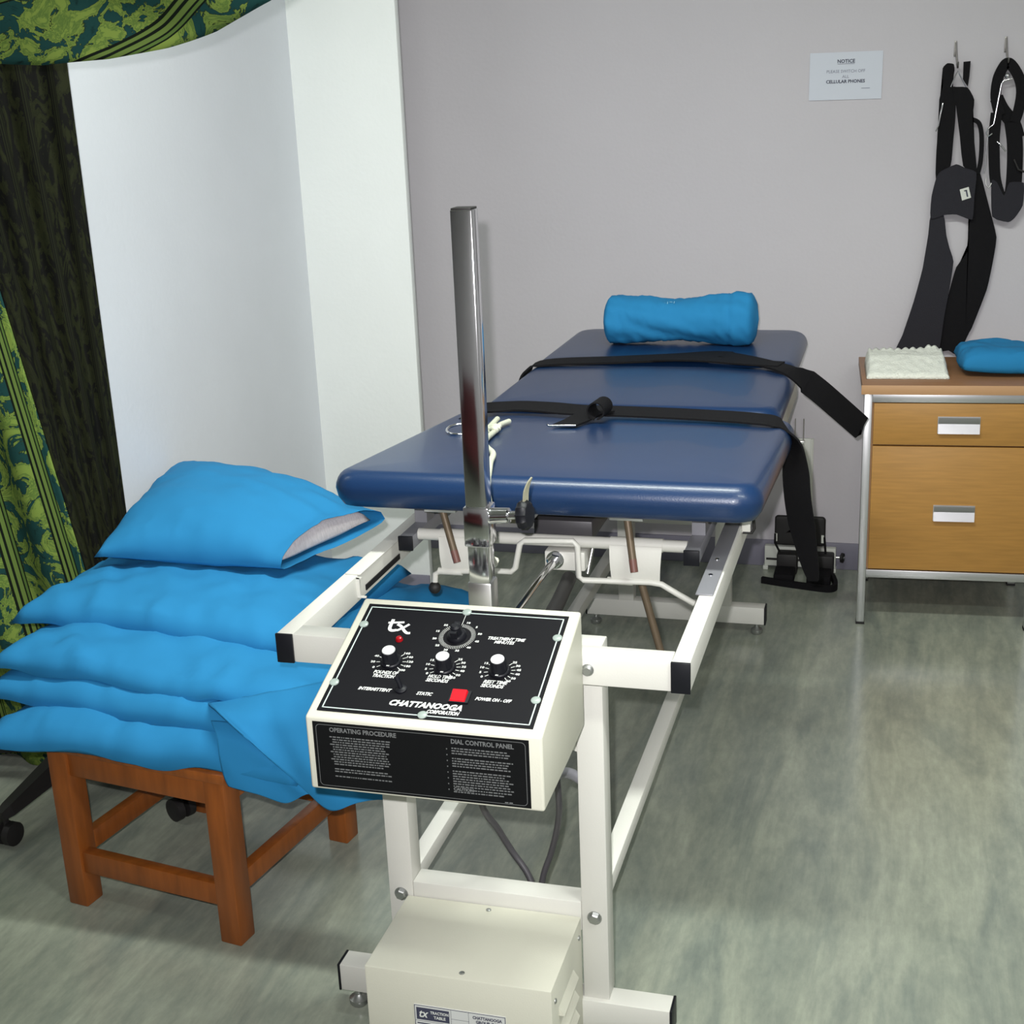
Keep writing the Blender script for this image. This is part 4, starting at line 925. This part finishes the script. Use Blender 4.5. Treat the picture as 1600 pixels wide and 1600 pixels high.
flat('chin_cup', [(0.822, 1.205), (0.838, 1.198), (0.858, 1.162), (0.870, 1.198), (0.909, 1.196), (0.910, 1.134), (0.891, 1.1), (0.874, 1.088), (0.83, 1.104)], Y-0.004, 0.012, 'felt', h2)
tb('spreader_wire', [(0.861, Y-0.006, 1.480), (0.837, Y-0.008, 1.475), (0.832, Y-0.008, 1.467), (0.818, Y-0.008, 1.359), (0.806, Y-0.008, 1.350), (0.800, Y-0.008, 1.336), (0.805, Y-0.008, 1.326), (0.816, Y-0.008, 1.334)], 0.0022, 'chrome', h2, 8)
tb('spreader_wire', [(0.804, Y-0.006, 1.326), (0.802, Y-0.006, 1.242), (0.800, Y-0.006, 1.224)], 0.0020, 'chrome', h2, 8)
tb('small_hook', [(0.807, Y-0.004, 1.213), (0.808, Y-0.006, 1.193), (0.816, Y-0.006, 1.186), (0.822, Y-0.004, 1.198)], 0.0018, 'steel', h2, 8, k=3)
tb('small_hook', [(0.830, Y-0.006, 1.312), (0.842, Y-0.008, 1.300), (0.855, Y-0.006, 1.284)], 0.0022, 'chrome', h2, 8)
bm = bmesh.new(); bmesh.ops.create_uvsphere(bm, u_segments=12, v_segments=8, radius=0.0075, matrix=Matrix.Translation((0.846, Y-0.006, 1.488))); mk('snap_stud', bm, 'chrome', h2, smooth=True)
tb('small_hook', [(0.878, Y-0.008, 1.262), (0.891, Y-0.010, 1.234), (0.908, Y-0.008, 1.227)], 0.003, 'rubber', h2, 8)

# ------------------------------------------------------------------ neck traction device on the floor
dv = thing('neck_traction_device', 'small white and black neck traction device with upright, on the floor by the wall', 'traction device', (0.31, 2.38, 0))
bp_ = bx('base_plate', (0.201, 0.424, 2.392, 2.418, 0.012, 0.0785), 'plastic', dv, 0.003)
bx('slot', (0.2065, 0.418, 2.3905, 2.3925, 0.032, 0.039), 'rubber', bp_)
for x in (0.203, 0.416): bx('foot', (x-0.006, x+0.010, 2.385, 2.420, 0.0, 0.013), 'plastic', bp_, 0.002)
slab_M = Matrix.Translation((0.312, 2.380, 0.139)) @ Matrix.Rotation(math.radians(90), 4, 'X')
slab('back_pad', 0, 0, 0.079, 0.049, 0.012, -0.010, 0.010, 0.006, 0.001, 'rubber', dv, slab_M)
for x in (0.2345, 0.379): bx('pad_clip', (x, x+0.008, 2.366, 2.372, 0.105, 0.13), 'plastic', dv)
for x0, x1 in ((0.244, 0.308), (0.345, 0.420)):
    bx('neck_wedge', (x0, x1, 2.335, 2.388, 0.004, 0.072), 'rubber', dv, 0.006)
    bx('wedge_pad', (x0-0.002, x1-0.004, 2.25, 2.335, 0.0, 0.035), 'strap', dv, 0.006)
bm = bmesh.new(); ribbon_into(bm, spline([(0.206, 2.262, 0.010), (0.26, 2.245, 0.010), (0.34, 2.225, 0.010), (0.405, 2.212, 0.010), (0.428, 2.222, 0.011), (0.432, 2.25, 0.013), (0.42, 2.30, 0.02)], 5), (0, 0.0, 1), 0.010, 0.012); mk('floor_strap', bm, 'strap', dv, smooth=40)
for a, b, c in (((0.236, 2.368, 0.13), (0.236, 2.364, 0.10), (0.252, 2.36, 0.07)), ((0.388, 2.368, 0.125), (0.391, 2.364, 0.10), (0.394, 2.36, 0.07))): tb('side_strap', [a, b, c], 0.0035, 'strap', dv, 8)
kb = tb('clamp_screw', [(0.424, 2.40, 0.048), (0.440, 2.40, 0.048)], 0.004, 'steel', dv, 10)
bm = bmesh.new(); lathe_into(bm, [(0, 0.009), (0.003, 0.0165), (0.010, 0.0165), (0.012, 0.010)], (0.438, 2.40, 0.048), (1, -0.3, 0), 16, flute=0.1); lathe_into(bm, [(0.012, 0.006), (0.015, 0.006), (0.016, 0.003)], (0.438, 2.40, 0.048), (1, -0.3, 0), 12, mi=1); mk('clamp_wheel', bm, ['rubber', 'chrome'], dv, smooth=40)
ur = bx('upright', (0.288, 0.345, 2.421, 2.4295, 0.02, 0.4285), 'plastic', dv, 0.001)
for x in (0.291, 0.336): bx('upright_rib', (x, x+0.006, 2.415, 2.4215, 0.02, 0.4285), 'plastic', ur, 0.001)
bx('prong_block', (0.284, 0.318, 2.405, 2.421, 0.412, 0.424), 'steel', dv, 0.001)
for x in (0.288, 0.314): tb('prong', [(x, 2.413, 0.42), (x, 2.413, 0.494)], 0.0018, 'steel', dv, 8)

# ------------------------------------------------------------------ couch across the room, out of view, added for its reflection in the mast
cc = thing('couch', 'low maroon couch out of view, added for its reflection in the mast', 'couch', (-1.3, -3.2, 0))
bx('seat', (-2.2, -0.4, -3.45, -2.75, 0.22, 0.44), 'maroon', cc, 0.04)
bx('backrest', (-2.2, -0.4, -3.56, -3.40, 0.30, 0.82), 'maroon', cc, 0.04)
for x in (-2.34, -0.40): bx('arm', (x, x+0.14, -3.5, -2.75, 0.12, 0.60), 'maroon', cc, 0.03)
for x in (-2.28, -0.34):
    for y in (-3.45, -2.80): bx('leg', (x, x+0.05, y, y+0.05, 0.0, 0.13), 'rubber', cc)
bx('base_frame', (-2.2, -0.4, -3.5, -2.80, 0.12, 0.22), 'rubber', cc)
